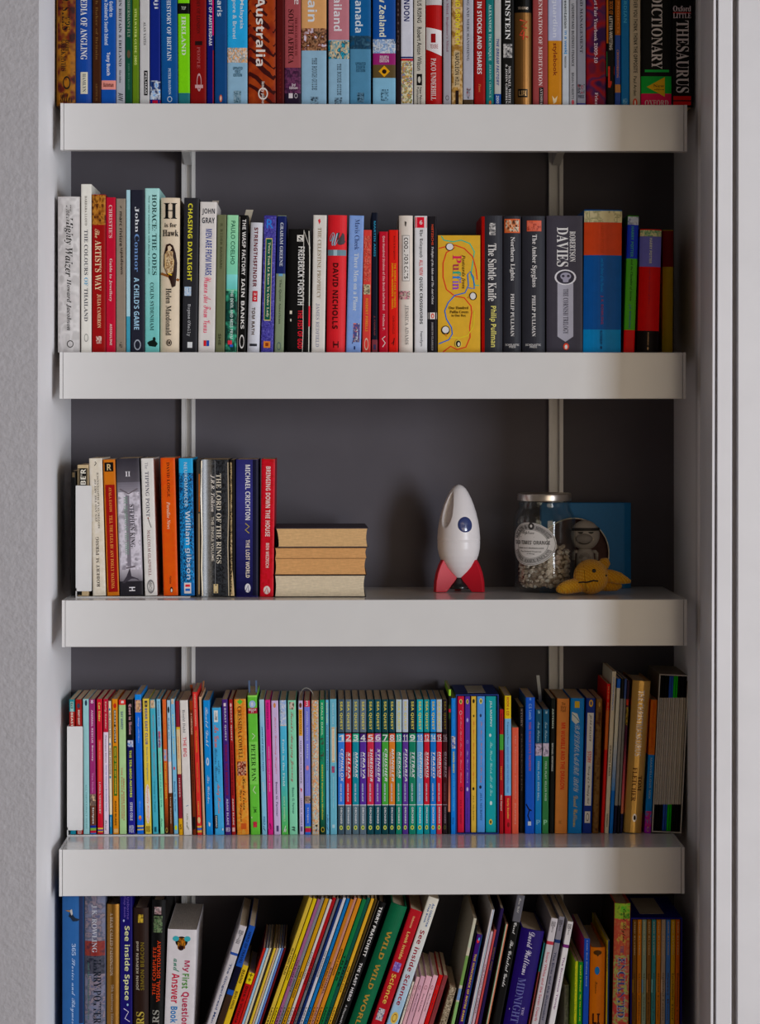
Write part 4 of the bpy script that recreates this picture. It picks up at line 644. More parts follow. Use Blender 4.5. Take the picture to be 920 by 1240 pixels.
c4(542,545,835,'1c1c1c','very thin black and lime booklet standing taller than the matching series',['B 8ab830 836 844','B d0c8b8 834 836','B 2a3a20 855 872','B b02030 860 864','G 5a2434/c87858 930 985'],1,kind='t')
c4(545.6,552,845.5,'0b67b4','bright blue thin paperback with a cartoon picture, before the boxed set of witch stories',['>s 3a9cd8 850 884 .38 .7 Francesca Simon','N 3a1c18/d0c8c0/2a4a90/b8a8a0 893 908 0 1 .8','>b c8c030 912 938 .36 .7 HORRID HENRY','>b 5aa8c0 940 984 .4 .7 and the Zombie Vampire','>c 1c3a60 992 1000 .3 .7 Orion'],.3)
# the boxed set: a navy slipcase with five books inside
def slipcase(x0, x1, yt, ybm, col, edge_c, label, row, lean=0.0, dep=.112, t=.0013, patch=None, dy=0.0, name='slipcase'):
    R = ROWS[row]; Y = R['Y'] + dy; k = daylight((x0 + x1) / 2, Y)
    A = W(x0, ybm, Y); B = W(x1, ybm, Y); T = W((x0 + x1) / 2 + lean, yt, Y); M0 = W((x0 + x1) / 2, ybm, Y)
    a = math.atan((T.x - M0.x) / (T.z - M0.z)); w = (B.x - A.x) * math.cos(a); zs = R['z'] if row != 'r5' else R['z']
    zc = zs + w / 2 * abs(math.sin(a)); xc = M0.x + (zc - M0.z) * math.tan(a); h = (T.z - zc) / math.cos(a)
    root = empty(name, (xc, Y, zc), label, 'box', 'boxes for book sets'); root.rotation_euler = (0, a, 0)
    c = paint(hexl(col), k); e = paint(hexl(edge_c), k); hw = w / 2
    m = MB()
    for bx in ((-hw, -hw + t, 0, dep, 0, h), (hw - t, hw, 0, dep, 0, h), (-hw + t, hw - t, 0, dep, 0, t), (-hw + t, hw - t, 0, dep, h - t, h), (-hw + t, hw - t, dep - t, dep, t, h - t)): m.box(*bx, c)
    m.build('case', COVER, root)
    m = MB(); q = .00035
    for bx in ((-hw, -hw + t, 0, h), (hw - t, hw, 0, h), (-hw + t, hw - t, 0, t), (-hw + t, hw - t, h - t, h)): m.box(bx[0], bx[1], -q, 0, bx[2], bx[3], e)
    m.build('front_rim', COVER, root)
    if patch:
        pxa, pxb, pc = patch; m = MB(); m.box(pxa * w - hw, pxb * w - hw, dep * .18, dep * .92, h, h + .0002, paint(hexl(pc), k, 0, .7)); m.build('paper_label', COVER, root)
    return root, t
slipcase(551.8,603.6,841,1011,'1c2858','26346c','navy slipcase holding five coloured witch stories','r4',patch=(.3,.72,'8a8070'),dep=.110)
def w5(xa, xb, col, label, feats): c4(xa, xb, 843.2, col, label, feats, dz=.0017, dy=.003, dep=.102)
w5(553.6,561.8,'ae1c34','red witch story, first inside the navy slipcase',['E d0c060 848 854 .3 .75','E 1c1a10 849 853 .42 .62','O d8c0c0 862 867 .3 .7','>c d09098 868 950 .36 .66 A Bad Spell For The Worst Witch','O 2a1c20 955 960 .4 .8','>r 6a1c28 970 1000 .36 .62 JILL MURPHY'])
w5(562.6,569,'4a2c84','purple witch story inside the navy slipcase',['E d0c060 848 854 .25 .75','E 1c1a10 849 853 .4 .62','E a8a0d8 871 876 .3 .7','O a8a0d8 898 902 .3 .7','>c a090c8 910 950 .36 .66 The Worst Witch','E c0b8dc 955 960 .3 .7','>r 3a2268 968 1000 .36 .62 JILL MURPHY'])
w5(570,576.4,'d0a83c','yellow witch story in the middle of the navy slipcase',['E 2a2410 848 853 .3 .75','E 3a3010 867 870 .4 .7','>c a83c28 874 950 .34 .68 The Worst Witch Strikes Again','E 2a2010 955 959 .3 .7','>r 6a5020 965 996 .36 .62 JILL MURPHY'])
w5(577.2,587,'4c86c4','cornflower blue witch story inside the navy slipcase',['E d0c060 847 854 .3 .7','E 1c1a10 848.5 852.5 .42 .58','E 2a3048 866 870 .35 .6','>c a86860 875 950 .4 .66 The Worst Witch Saves The Day','E 1c2030 953 957 .3 .6','>r 28406c 962 996 .4 .64 JILL MURPHY'])
w5(587.8,601.6,'0c8286','turquoise witch story, widest inside the navy slipcase',['>b d8ecec 850 882 .34 .56 JILL MURPHY','E e0f0ec 890 894 .3 .5','>c 90ccc8 900 966 .38 .62 The Worst Witch All At Sea','E d8ecec 972 977 .36 .58','E d0b040 994 1001 .3 .6','E 1c1a10 995.5 999.5 .38 .52'])
c4(604.4,609.6,859,'86141e','thin dark red paperback with a green sketch, just beyond the navy slipcase',['>s 2a1c1c 866 886 .3 .7 Bobby Brewster','B 3a8030 891 910','>b c88a30 930 946 .3 .66 Horrid','>b d8c8c0 965 984 .3 .66 Nick Sharratt'])
c4(610.6,618.8,842.5,'6ca4cc','early reader banded yellow, light blue and red',['B c8a818 842 872','>b 8a2020 846 868 .3 .7 ROOK & CO','B a01824 965.5 1012','>s 2c4a70 876 904 .4 .64 Francesca Simon','>b 3a5a98 906 962 .36 .62 HORRID HENRY AND THE FOOTBALL FIEND','>b e0c050 969 994 .34 .68 Early Reader','E 6a1018 998 1004 .4 .8'])
c4(619.4,627.8,881,'b84c38','short coral red paperback lower than the books around it',['>r d89080 892 970 .4 .64 The Mysterious Toymaker','>s d89888 975 1000 .42 .6 PUFFIN'])
c4(628.6,634.6,856,'1c1716','black paperback with a dim grey title behind the short coral one',['>r 6a5c54 860 882 .3 .7 STORY','>r 4a4038 890 960 .36 .64 FRANKENSTEIN'],dy=.006,dep=.10)
c4(635.4,646.8,844.5,'1a4494','strong blue fantasy paperback with a rust title and dark tree figure at its foot',['E 5a88c8 846 850 .4 .6','>b 8aa8d0 854 873 .36 .66 C.S. Lewis','>r 8a4038 876 936 .36 .62 THE MAGICIAN\'S NEPHEW','S 0a142c 0 0 0 1.6 .1,976 .4,982 .7,984','S 0a142c 0 0 0 1.4 .5,982 .3,990 .6,998','R c0c8d4 997 1002 .3 .66'],.8)
c4(647.4,655.4,859,'0d5e8e','deep cyan football paperback with a dim portrait square',['B 123c50 858 904','>b 8aa8b0 862 866 .4 .7 2','>c 8ab0b8 876 900 .34 .7 Tom Palmer','N 6a5c68/a898a8/3a3440 902 917 0 1 .7','>b a8c4d0 924 972 .36 .66 FOUL PLAY: DEAD BALL','^b 6aa0b8 995 1001 .2 .8 P'],.8)
ft_ = c4(656.2,664,859,'2c5a34','football paperback teal above and moss green below, with a pale portrait square',['B 123e52 858 902','>b 9ab0b4 862 866 .4 .7 3','>c 9ab8bc 876 900 .34 .7 Tom Palmer','N 8a7c88/b8a8b0/5a5060 902 918 0 1 .7','>b a8bca8 924 972 .36 .66 FOUL PLAY: KILLER PASS','^b 6a9070 995 1001 .2 .8 P'],1)
c4(664.8,670.6,845.5,'1a1c18','narrow black paperback beside the tan dragon story',['>b 8a9080 860 884 .32 .64 ARTEMIS','>b 9a9a90 902 936 .3 .64 MICHAEL MORPURGO'],2)
c4(671.4,686.4,846,'aa6630','tan orange paperback with dark red capitals',['^b 5a3018 852 864 .3 .75 The|Mary|Plain','>b 8a2010 877 958 .36 .72 MR WUMBLE AND THE DRAGON','>r 6a4020 996 1000 .3 .6 Award'],3)
c4(687.2,704,845.5,'0a639c','ocean blue paperback with hand drawn outlined capitals',['R c8a028 851 859 .3 .66','P c8c8c0 0 0 0 0 .1,864 .5,866 .7,876 .4,879 .1,874','S 28505a 0 0 0 .8 .12,866 .5,872 .68,876','>c a8b4b8 878 962 .32 .72 BILLIONAIRE BOY','>c c0a028 966 1004 .36 .68 David Walliams'],3.6)
c4(704.8,716,845.5,'17244e','navy paperback with a long pale torn-paper title panel',['E c8942c 849 858 .3 .76','E 17244e 851 856 .44 .62','R b8b0a8 865 978 .16 .86','>c 28241c 867 900 .36 .66 JEFF KINNEY','>b 7a2420 912 926 .3 .72 STORY','>c 28241c 930 976 .34 .66 Diary of a Wimpy Kid','R 9a928c 985 999 .2 .8','O 3a342c 987 997 .34 .66'],5)
c4(716.8,724.4,846,'3e2a1a','dim brown paperback beside the navy diary',['N 3e2a1a/4a3622/322014 846 1011 0 1 .3','B 4a2e14 846 882','E 6a4e28 852 858 .4 .7'],5)
c4(727,731,828,'84121a','tall thin dark red booklet among the tall magazines',['>b a0603c 833 870 .3 .7 BIG RED','R b85a28 862 910 0 1'],8,kind='t',dy=.004)
c4(731.6,736.6,813,'a0927c','tall thin ivory booklet with small blue and black lettering',['>b 3a4a6c 822 862 .3 .7 COUNTDOWN MATHEMATICS','>b 2a241c 905 942 .3 .7 STRUCTURE & SPACE','>b 3a342c 988 1004 .3 .7 HEINEMANN'],9.6,kind='t')
c4(737.2,741.6,822,'8c8474','tall thin booklet with a blue head and blue foot',['B 1c3c78 822 835','G 8c8474/3c6a98 890 960','B 1a4478 960 1012'],10,kind='t')
c4(742.2,746,822,'504c48','tall thin grey magazine with a black head',['B 14141a 822 848','B 1a1a22 978 1012'],10,kind='t')
c4(746.6,749.6,822,'45423e','tall thin dark grey magazine next to the grey one with a black head',['B 28304a 822 848','B 16161e 978 1012'],9.6,kind='t')
c4(750.2,753.4,824,'2c1c22','thin magazine with a red patch and a sunset coloured foot, touching the gold hardback',['B 241c20 822 848','B 8a2c20 849 856','N 2a2018/5a5020/6a3028 858 880 0 1 .8','G 2c1c22/7a3438 900 960','G 7a3438/a86040 960 988','B 1c1c28 988 1012'],9.2,kind='t')
c4(754.4,776.6,824.5,'b88c48','thick gold foil hardback with dripping white capitals',['>b b8a898 838 918 .34 .7 THE CHRISTMASAURUS','>r 30200e 942 960 .62 .84 TOM','>r 30200e 932 973 .3 .56 FLETCHER','E d0c4b8 988 998 .44 .68','E 1c1610 990 996 .5 .62'],11.5,kind='h',mat=FOIL,back='8a4a14',dep=.104)
c4(780,788,847.5,'b0560f','paperback orange above and sky blue below with a purple foot',['B 0e5c92 916.5 990','B 4a1c50 990 1012','N 1a5c90/8a2848/4a1c50 985 1004 0 1 .6','>c 7a2c14 852 908 .36 .68 Roald Dahl\'s','>b 9ab8c8 920 970 .36 .64 MARVELLOUS MIX','O b89028 1004 1010 .3 .7'],8)
sc_, tt_ = slipcase(788.8,824.5,817,1011,'2a2622','8c8478','dark slipcase with a pale rim holding thin grey booklets, by the door frame','r4',lean=9.5,dep=.110)
for i in range(12):
    xa = 790.4 + i * 2.68
    e = ['14110f', '14110f', '14110f', '14110f', '28407a', '28407a', '1c5a1c', '1c5a1c', '14110f', '14110f', '14110f', '14110f'][i]
    tp = 830 if i == 10 else 818.8 + 0.0
    wh_ = ['outermost on the gold hardback side', 'second from the gold hardback side', 'third from the gold hardback side', 'beside the pair with blue ends', 'first of the pair with blue ends', 'second of the pair with blue ends', 'first of the pair with green ends', 'second of the pair with green ends',
           'just past the pair with green ends', 'third from the door frame side', 'second from the door frame side', 'outermost on the door frame side'][i]
    c4(xa, xa + 2.6, 818.9, '5e5850', f'thin grey booklet in the pale rimmed slipcase, {wh_}', [f'B {e} 816 847', f'B {e} 977 1012', 'N 5e5850/6a645a/524c46 849 976 .1 .9 1'], 9.4, kind='t', dz=.0016 + (11 - i) * .000146, dy=.003 + .0012 * (i % 2), dep=.098, name='booklet')

for u_ in (.12, .88): bookmark(pp_, u_, 2.2, 15, '4a5a74', .3, label='slate blue ribbon end')
bookmark(xm_, .3, 3.4, 14, '6e3420', .5, lean=-1.5, label='russet paper tab'); bookmark(bf_, .4, 2.2, 13, '7a5238', .6, lean=2)
bookmark(ft_, .4, 4.0, 34, '8a8a88', .75, lean=-3, label='grey card bookmark')
# a white cord looped out of the lilac book's pages
w_, L_, dp_, co_ = INFO[lg_.name]; m = MB(); N = 14; vs = []
for i in range(N + 1):
    t = i / N; a = PI * (1 - t); cx, cz = (-1.2 + 17.5 * t) * PX, L_ + .0008 + 9.5 * PX * math.sin(PI * min(1, t * 1.0)) ** .6
    for j in range(6):
        q = 2 * PI * j / 6; vs.append((cx, dp_ * .55 + .0007 * math.cos(q) - .02 * t, cz + .0007 * math.sin(q)))
m.add(vs, [(i * 6 + j, i * 6 + (j + 1) % 6, (i + 1) * 6 + (j + 1) % 6, (i + 1) * 6 + j) for i in range(N) for j in range(6)], co_('c8c8c4'), True)
m.build('bookmark_cord', COVER, lg_)['label'] = 'white cord loop'
# ------------------------------------------------------------------ books, lowest shelf (their feet are below the picture)
R_ = 'r5'
def c5(x0, x1, top, col, label, feats=(), lean=0, **k):
    k.setdefault('pg', 'a8957c')
    return book('r5', x0, x1, top, col, label, feats, lean=lean, **k)
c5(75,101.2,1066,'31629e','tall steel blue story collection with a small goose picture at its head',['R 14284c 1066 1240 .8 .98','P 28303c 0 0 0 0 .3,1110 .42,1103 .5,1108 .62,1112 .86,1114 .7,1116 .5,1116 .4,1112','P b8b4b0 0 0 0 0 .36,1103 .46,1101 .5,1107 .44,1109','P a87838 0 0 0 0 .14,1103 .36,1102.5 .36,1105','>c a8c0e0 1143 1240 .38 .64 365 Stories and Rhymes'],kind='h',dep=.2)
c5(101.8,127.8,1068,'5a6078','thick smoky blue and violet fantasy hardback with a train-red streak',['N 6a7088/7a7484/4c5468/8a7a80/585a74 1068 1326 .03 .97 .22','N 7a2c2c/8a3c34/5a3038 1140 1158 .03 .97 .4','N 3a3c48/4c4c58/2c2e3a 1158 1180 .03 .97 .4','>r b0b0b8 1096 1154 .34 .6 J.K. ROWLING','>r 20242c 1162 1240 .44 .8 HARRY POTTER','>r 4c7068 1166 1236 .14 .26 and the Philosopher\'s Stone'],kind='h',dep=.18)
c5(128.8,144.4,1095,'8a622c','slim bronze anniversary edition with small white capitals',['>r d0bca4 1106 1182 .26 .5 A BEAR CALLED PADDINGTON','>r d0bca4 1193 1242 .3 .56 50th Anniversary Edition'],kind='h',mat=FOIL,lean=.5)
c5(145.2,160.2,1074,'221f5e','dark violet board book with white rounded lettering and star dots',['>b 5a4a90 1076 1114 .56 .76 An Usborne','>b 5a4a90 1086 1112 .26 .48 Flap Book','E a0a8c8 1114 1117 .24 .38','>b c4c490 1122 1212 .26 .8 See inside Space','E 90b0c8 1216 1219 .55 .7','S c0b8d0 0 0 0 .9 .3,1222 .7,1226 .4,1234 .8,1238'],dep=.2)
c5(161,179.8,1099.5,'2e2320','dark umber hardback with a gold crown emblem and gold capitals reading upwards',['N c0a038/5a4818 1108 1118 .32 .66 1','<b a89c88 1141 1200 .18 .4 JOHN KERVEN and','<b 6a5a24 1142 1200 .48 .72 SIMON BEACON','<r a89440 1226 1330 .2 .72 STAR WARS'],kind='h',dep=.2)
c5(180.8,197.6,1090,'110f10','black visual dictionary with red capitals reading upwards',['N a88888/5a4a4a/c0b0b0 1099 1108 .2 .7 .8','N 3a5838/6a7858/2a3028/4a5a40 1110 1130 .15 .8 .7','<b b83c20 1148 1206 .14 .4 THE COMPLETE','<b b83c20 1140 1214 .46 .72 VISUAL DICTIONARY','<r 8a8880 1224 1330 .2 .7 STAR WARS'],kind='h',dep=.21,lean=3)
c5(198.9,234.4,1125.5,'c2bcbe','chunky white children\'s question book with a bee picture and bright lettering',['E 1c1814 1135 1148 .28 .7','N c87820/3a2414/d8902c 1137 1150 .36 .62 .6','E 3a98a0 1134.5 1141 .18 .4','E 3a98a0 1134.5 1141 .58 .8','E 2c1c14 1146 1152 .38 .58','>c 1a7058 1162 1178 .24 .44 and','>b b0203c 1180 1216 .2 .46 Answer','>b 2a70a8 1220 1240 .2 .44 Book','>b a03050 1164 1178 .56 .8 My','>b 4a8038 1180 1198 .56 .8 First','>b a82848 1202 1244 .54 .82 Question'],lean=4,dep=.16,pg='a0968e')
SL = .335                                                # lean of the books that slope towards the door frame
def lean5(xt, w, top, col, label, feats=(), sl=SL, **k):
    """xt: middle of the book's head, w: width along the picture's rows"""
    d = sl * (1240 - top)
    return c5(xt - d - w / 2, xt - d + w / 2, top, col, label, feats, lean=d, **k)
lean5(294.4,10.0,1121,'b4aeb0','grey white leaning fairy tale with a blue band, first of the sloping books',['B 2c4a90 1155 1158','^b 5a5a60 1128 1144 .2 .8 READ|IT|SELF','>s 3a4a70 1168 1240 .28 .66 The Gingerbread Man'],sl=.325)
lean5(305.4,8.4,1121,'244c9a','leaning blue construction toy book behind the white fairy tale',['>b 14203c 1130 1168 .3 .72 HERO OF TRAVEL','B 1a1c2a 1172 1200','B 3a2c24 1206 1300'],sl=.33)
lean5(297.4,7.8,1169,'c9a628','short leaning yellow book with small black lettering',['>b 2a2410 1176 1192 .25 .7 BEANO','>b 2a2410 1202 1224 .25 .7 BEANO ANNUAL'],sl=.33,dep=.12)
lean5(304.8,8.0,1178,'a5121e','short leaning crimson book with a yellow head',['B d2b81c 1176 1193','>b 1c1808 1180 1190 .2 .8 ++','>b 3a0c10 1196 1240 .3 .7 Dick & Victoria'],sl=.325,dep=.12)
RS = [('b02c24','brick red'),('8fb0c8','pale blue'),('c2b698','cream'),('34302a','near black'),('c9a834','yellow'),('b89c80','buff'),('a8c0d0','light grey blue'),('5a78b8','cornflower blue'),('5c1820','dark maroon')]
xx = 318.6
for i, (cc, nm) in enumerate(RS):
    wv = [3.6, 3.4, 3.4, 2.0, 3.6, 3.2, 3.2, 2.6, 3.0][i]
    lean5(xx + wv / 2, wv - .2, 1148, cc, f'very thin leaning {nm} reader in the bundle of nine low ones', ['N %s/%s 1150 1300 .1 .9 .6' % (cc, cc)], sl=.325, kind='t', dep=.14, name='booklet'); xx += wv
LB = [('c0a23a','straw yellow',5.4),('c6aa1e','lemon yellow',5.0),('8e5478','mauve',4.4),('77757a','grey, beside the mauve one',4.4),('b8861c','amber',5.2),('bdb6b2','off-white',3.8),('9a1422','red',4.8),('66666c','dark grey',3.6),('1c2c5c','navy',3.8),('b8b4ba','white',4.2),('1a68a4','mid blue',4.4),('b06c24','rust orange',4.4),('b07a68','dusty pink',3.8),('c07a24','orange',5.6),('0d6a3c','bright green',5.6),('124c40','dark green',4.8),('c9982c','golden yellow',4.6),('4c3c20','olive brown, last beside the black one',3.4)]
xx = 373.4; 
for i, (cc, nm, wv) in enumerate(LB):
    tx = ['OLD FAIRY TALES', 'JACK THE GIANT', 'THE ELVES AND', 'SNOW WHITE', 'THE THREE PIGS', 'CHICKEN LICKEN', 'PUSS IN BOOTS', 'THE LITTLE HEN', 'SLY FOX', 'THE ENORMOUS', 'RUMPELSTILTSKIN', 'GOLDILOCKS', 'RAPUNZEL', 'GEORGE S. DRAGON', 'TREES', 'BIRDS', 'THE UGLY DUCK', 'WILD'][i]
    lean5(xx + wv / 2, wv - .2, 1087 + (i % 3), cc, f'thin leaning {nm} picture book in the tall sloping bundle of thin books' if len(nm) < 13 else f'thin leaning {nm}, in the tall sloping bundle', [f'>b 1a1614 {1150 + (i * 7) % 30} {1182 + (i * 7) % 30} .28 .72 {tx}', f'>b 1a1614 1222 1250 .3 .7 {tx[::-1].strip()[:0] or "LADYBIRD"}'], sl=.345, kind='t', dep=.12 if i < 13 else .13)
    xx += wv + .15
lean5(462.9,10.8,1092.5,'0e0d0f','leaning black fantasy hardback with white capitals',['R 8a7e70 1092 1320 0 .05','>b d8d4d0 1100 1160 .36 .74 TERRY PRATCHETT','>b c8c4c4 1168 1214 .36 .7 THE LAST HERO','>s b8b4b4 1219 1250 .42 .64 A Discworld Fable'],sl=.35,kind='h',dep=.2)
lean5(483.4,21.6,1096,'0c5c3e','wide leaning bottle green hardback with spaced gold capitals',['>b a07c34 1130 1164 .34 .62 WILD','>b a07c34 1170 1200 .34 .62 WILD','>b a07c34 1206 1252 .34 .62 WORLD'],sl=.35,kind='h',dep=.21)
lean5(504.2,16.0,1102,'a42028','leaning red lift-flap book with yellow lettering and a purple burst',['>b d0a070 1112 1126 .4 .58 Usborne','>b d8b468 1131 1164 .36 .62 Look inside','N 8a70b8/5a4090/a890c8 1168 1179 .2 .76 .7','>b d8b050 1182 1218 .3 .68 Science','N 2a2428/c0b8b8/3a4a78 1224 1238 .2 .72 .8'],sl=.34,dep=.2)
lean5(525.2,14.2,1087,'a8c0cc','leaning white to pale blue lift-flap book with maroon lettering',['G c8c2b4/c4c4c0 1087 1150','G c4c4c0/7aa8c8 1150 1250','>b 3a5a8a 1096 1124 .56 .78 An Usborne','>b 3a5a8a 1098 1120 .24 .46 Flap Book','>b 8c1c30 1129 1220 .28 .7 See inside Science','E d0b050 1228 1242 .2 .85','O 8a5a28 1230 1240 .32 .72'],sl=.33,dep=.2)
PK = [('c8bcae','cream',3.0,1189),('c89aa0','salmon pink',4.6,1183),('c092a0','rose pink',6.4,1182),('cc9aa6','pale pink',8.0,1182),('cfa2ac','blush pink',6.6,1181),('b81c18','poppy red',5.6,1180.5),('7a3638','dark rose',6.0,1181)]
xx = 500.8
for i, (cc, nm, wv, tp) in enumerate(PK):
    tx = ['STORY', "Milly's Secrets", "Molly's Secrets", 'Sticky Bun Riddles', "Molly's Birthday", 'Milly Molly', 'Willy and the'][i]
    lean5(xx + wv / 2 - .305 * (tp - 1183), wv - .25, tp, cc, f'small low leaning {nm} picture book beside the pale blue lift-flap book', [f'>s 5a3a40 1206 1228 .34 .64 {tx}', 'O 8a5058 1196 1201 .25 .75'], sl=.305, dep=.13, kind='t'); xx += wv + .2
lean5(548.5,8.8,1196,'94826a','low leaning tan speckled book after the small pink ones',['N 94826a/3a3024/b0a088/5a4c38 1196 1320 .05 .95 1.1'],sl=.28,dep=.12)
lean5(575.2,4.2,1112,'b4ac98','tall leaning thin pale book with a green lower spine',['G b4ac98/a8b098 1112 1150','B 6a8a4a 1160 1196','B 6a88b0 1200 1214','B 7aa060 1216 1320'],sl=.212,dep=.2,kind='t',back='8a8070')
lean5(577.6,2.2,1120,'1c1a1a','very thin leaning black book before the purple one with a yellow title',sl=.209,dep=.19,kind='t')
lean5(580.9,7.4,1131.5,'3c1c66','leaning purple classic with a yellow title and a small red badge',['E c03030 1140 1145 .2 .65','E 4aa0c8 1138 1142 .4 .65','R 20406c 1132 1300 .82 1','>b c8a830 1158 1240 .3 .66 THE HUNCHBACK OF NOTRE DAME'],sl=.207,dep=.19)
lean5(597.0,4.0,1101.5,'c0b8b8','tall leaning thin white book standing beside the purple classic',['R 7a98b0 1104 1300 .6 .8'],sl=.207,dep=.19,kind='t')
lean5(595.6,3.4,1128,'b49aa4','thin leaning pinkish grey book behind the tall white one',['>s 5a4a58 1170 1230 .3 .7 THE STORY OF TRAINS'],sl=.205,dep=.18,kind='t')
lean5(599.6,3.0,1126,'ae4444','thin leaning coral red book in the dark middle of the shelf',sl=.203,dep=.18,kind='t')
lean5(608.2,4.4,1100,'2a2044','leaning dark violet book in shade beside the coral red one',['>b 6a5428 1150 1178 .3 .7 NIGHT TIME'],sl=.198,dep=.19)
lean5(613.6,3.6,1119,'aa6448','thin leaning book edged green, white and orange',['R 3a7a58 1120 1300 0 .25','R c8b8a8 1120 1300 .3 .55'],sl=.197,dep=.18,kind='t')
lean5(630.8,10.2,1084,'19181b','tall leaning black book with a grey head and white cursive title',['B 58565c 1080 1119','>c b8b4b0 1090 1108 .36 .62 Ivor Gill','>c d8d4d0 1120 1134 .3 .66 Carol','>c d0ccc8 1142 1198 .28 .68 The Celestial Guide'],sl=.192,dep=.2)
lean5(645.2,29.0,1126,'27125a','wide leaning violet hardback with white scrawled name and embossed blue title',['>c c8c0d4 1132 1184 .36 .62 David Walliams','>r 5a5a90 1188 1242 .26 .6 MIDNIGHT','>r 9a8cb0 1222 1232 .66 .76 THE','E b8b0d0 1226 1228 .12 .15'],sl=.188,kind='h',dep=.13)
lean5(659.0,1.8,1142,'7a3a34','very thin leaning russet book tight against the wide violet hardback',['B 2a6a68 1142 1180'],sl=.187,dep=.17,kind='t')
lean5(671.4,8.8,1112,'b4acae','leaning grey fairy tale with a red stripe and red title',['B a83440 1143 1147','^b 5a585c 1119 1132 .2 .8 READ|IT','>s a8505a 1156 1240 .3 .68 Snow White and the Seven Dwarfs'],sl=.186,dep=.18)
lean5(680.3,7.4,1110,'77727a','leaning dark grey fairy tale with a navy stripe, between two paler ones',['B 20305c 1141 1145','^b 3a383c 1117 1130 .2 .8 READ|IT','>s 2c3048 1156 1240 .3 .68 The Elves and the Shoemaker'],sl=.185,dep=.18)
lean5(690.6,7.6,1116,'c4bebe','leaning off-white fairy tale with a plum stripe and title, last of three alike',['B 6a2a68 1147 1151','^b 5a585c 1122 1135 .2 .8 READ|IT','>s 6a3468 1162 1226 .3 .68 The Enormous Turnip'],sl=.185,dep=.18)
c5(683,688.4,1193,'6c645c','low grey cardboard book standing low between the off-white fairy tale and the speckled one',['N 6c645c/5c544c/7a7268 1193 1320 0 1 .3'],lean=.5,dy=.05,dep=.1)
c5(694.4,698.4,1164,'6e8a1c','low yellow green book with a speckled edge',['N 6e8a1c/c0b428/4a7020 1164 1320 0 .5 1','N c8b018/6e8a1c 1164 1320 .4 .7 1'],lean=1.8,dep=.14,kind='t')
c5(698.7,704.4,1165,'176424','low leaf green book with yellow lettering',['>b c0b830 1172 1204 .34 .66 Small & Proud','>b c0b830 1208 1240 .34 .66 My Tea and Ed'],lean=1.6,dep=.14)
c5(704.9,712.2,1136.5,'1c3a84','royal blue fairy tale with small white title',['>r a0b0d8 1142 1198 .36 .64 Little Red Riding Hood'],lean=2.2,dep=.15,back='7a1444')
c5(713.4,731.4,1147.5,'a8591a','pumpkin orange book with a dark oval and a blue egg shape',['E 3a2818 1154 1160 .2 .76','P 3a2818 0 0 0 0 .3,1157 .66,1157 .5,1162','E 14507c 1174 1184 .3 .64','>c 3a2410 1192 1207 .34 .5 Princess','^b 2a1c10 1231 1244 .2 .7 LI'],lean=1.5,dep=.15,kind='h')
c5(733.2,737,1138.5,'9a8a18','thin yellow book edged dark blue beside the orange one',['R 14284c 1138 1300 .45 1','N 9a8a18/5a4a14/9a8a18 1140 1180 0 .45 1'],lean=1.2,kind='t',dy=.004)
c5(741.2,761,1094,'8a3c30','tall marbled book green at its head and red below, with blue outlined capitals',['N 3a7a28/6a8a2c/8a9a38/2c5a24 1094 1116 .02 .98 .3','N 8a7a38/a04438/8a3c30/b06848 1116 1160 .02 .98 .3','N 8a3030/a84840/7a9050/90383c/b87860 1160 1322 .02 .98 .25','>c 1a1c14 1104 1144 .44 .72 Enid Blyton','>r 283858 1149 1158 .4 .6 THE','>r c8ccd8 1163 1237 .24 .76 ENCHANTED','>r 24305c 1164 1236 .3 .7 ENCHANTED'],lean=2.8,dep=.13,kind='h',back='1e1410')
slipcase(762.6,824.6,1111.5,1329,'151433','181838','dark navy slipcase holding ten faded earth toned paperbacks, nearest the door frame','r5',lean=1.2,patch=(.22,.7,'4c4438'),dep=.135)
TB = [('493112','dark brown'),('74431b','burnt orange'),('4d564b','grey green'),('4b341f','chocolate'),('25494b','teal'),('895016','bright orange'),('564b41','taupe'),('2a4165','slate blue'),('654b16','old gold'),('793b15','rust red')]
for i, (cc, nm) in enumerate(TB):
    xa = 764.6 + i * 5.82
    c5(xa, xa + 5.5, 1113.6, cc, f'thin faded {nm} paperback in the navy slipcase of the lowest shelf', [f'>b 7a6a4c 1120 1160 .4 .62 ENID BLYTON', f'>r 2a2018 1182 1240 .34 .68 {["Mystery of Strange", "Mystery of Hidden", "Missing Necklace", "Vanished Prince", "Disappearing Cat", "Burnt Cottage", "Spiteful Letters", "Secret Room", "Invisible Thief", "Pantomime Cat"][i]}', f'R {["6a4a1c","9a6030","4a6a80","6a4a2c","4a7070","b87830","7a6a5c","4a6088","8a6a28","a85828"][i]} 1190 1206 0 .3'], lean=1.1, dz=.0018, dy=.003, dep=.125)
